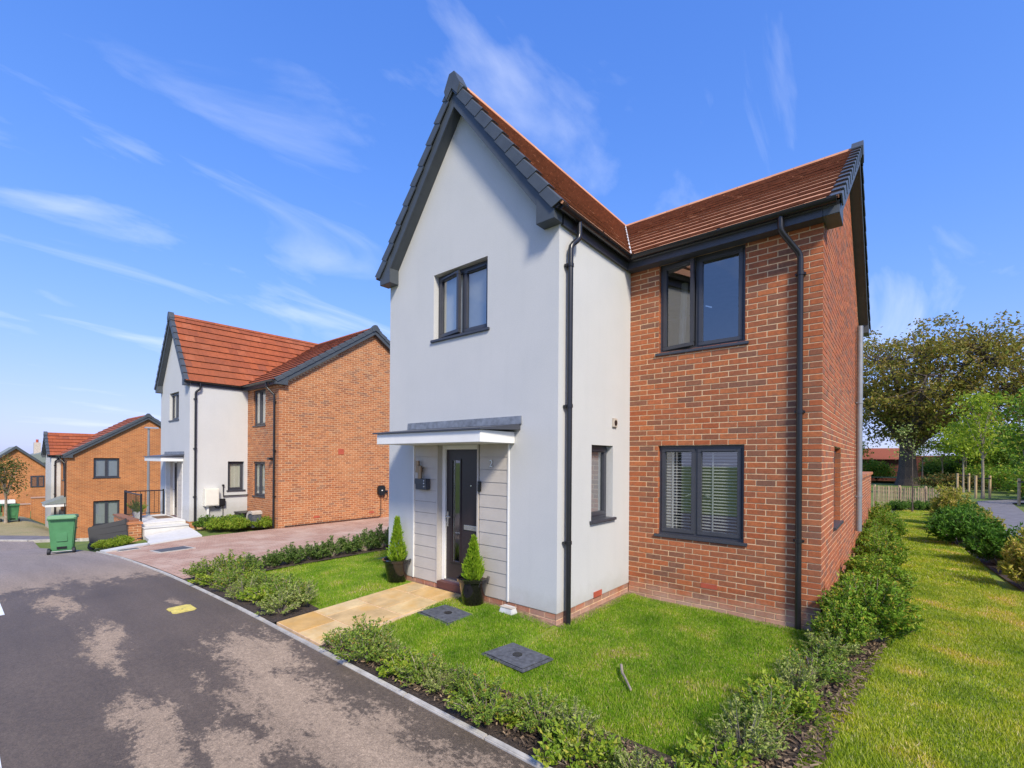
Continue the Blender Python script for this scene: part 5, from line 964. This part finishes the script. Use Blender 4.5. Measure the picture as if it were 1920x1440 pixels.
for i, (x, y, r_, h_) in enumerate([(9.3, 33, 1.3, 1.5), (10.2, 36, 1.6, 1.9), (9.6, 42, 2.0, 1.7), (11.5, 48, 2.2, 2.0), (8.8, 50, 1.6, 1.5), (9.6, 29, 1.0, 1.2)]):
    tree('hedge_bush', (x, y, 0), 'green hedge bush behind the young trees, %s counted from the footpath' % ORD[i], (.08, .5), 6, (130, 34, (0, 0, h_ * .55), (r_, r_, h_ * .6), .2), .17, 'leaf_mid' if i % 2 else 'leaf_side', 70 + i, group='hedge bushes beyond the footpath', spread=.26, cat='shrub')
for i, (x, y, r_, h_) in enumerate([(-2.4, 58.5, 1.6, 2.2), (1.2, 59.5, 1.3, 1.6), (6.2, 60, 1.6, 2.0), (9.5, 58, 2.2, 3.0), (12.5, 56, 2.6, 3.6)]):
    tree('garden_bush', (x, y, .3), 'green bush in front of the far dark brick wall, %s from the left' % ORD[i], (.08, .5), 6, (130, 34, (0, 0, h_ * .55), (r_, r_, h_ * .6), .2), .2, 'leaf_side' if i % 2 else 'leaf_mid', 95 + i, group='bushes before the far brick wall', spread=.3, cat='shrub')
# far brick wall, fence, bank, railings
bb = empty('brick_outbuilding', (0, 62, 0), 'low dark red brick building with tiled roof behind the large tree', 'building'); MB().box(-4, 3.2, 0, 5, -.2, 2.3).build('wall', 'old_brick', bb); MB().prism([(-4.4, -.4, 2.3), (-4.4, 2.6, 3.6), (-4.4, 5.4, 2.3)], (8.0, 0, 0)).build('roof', 'tile', bb)
bb = empty('boundary_wall', (3.4, 63, 0), 'long dark red brick wall behind the saplings', 'wall'); MB().box(0, 9, 0, .3, -.2, 2.6).build('wall_body', 'old_brick', bb); MB().box(-.02, 9.02, -.04, .34, 2.601, 2.7).build('coping', 'brick_sunlit', bb)
hb = sheet('grass_bank', -6, 12, 54, 61.5, .45, 'meadow', 1.0); hb2 = tree('hedge_bush', (7.2, 46, 0), 'low reddish clipped hedge right of the large trunk', (.06, .3), 5, (160, 30, (0, 0, .55), (3.2, .8, .5), .2), .16, 'leaf_street', 90, spread=.25, cat='hedge')
fe = empty('picket_fence', (2.25, 22.3, 0), 'weathered wooden pale fence across the end of the grass strip', 'fence'); me = [MB().prism([(-.022, 0, -.05), (.022, 0, -.05), (.022, 0, h_), (.0, 0, h_ + .03), (-.022, 0, h_)], (0, .016, 0)).mesh('pale', 'wood') for h_ in (.88, .91, .86, .90)]
for k in range(37): o_ = link('pale', random.choice(me), fe, (k * .0722, random.uniform(-.01, .01), 0)); o_.rotation_euler = (random.uniform(-.02, .02), random.uniform(-.03, .03), 0)
for z in (.25, .68): MB().box(-.03, 2.65, .018, .035, z, z + .03).build('rail', 'wood', fe)
for k in range(4): MB().tube([(k * .87 + .02, .07, -.1), (k * .87 + .02, .07, .97)], .045, 8).build('post', 'wood', fe)
gf = empty('metal_fence', (9.0, 30, 0), 'pale green metal railing fence among the hedge bushes at right', 'fence')
for k in range(28): MB().box(k * .12 * .3, k * .12 * .3 + .03, k * .55, k * .55 + .03, 0, 1.2).build('pale', 'green_paint', gf)
for z in (.25, 1.05): MB().prism([(0, 0, z), (.03, 0, z), (.03 + .97, 14.9, z), (.97, 14.9, z)], (0, 0, .05)).build('rail', 'green_paint', gf)
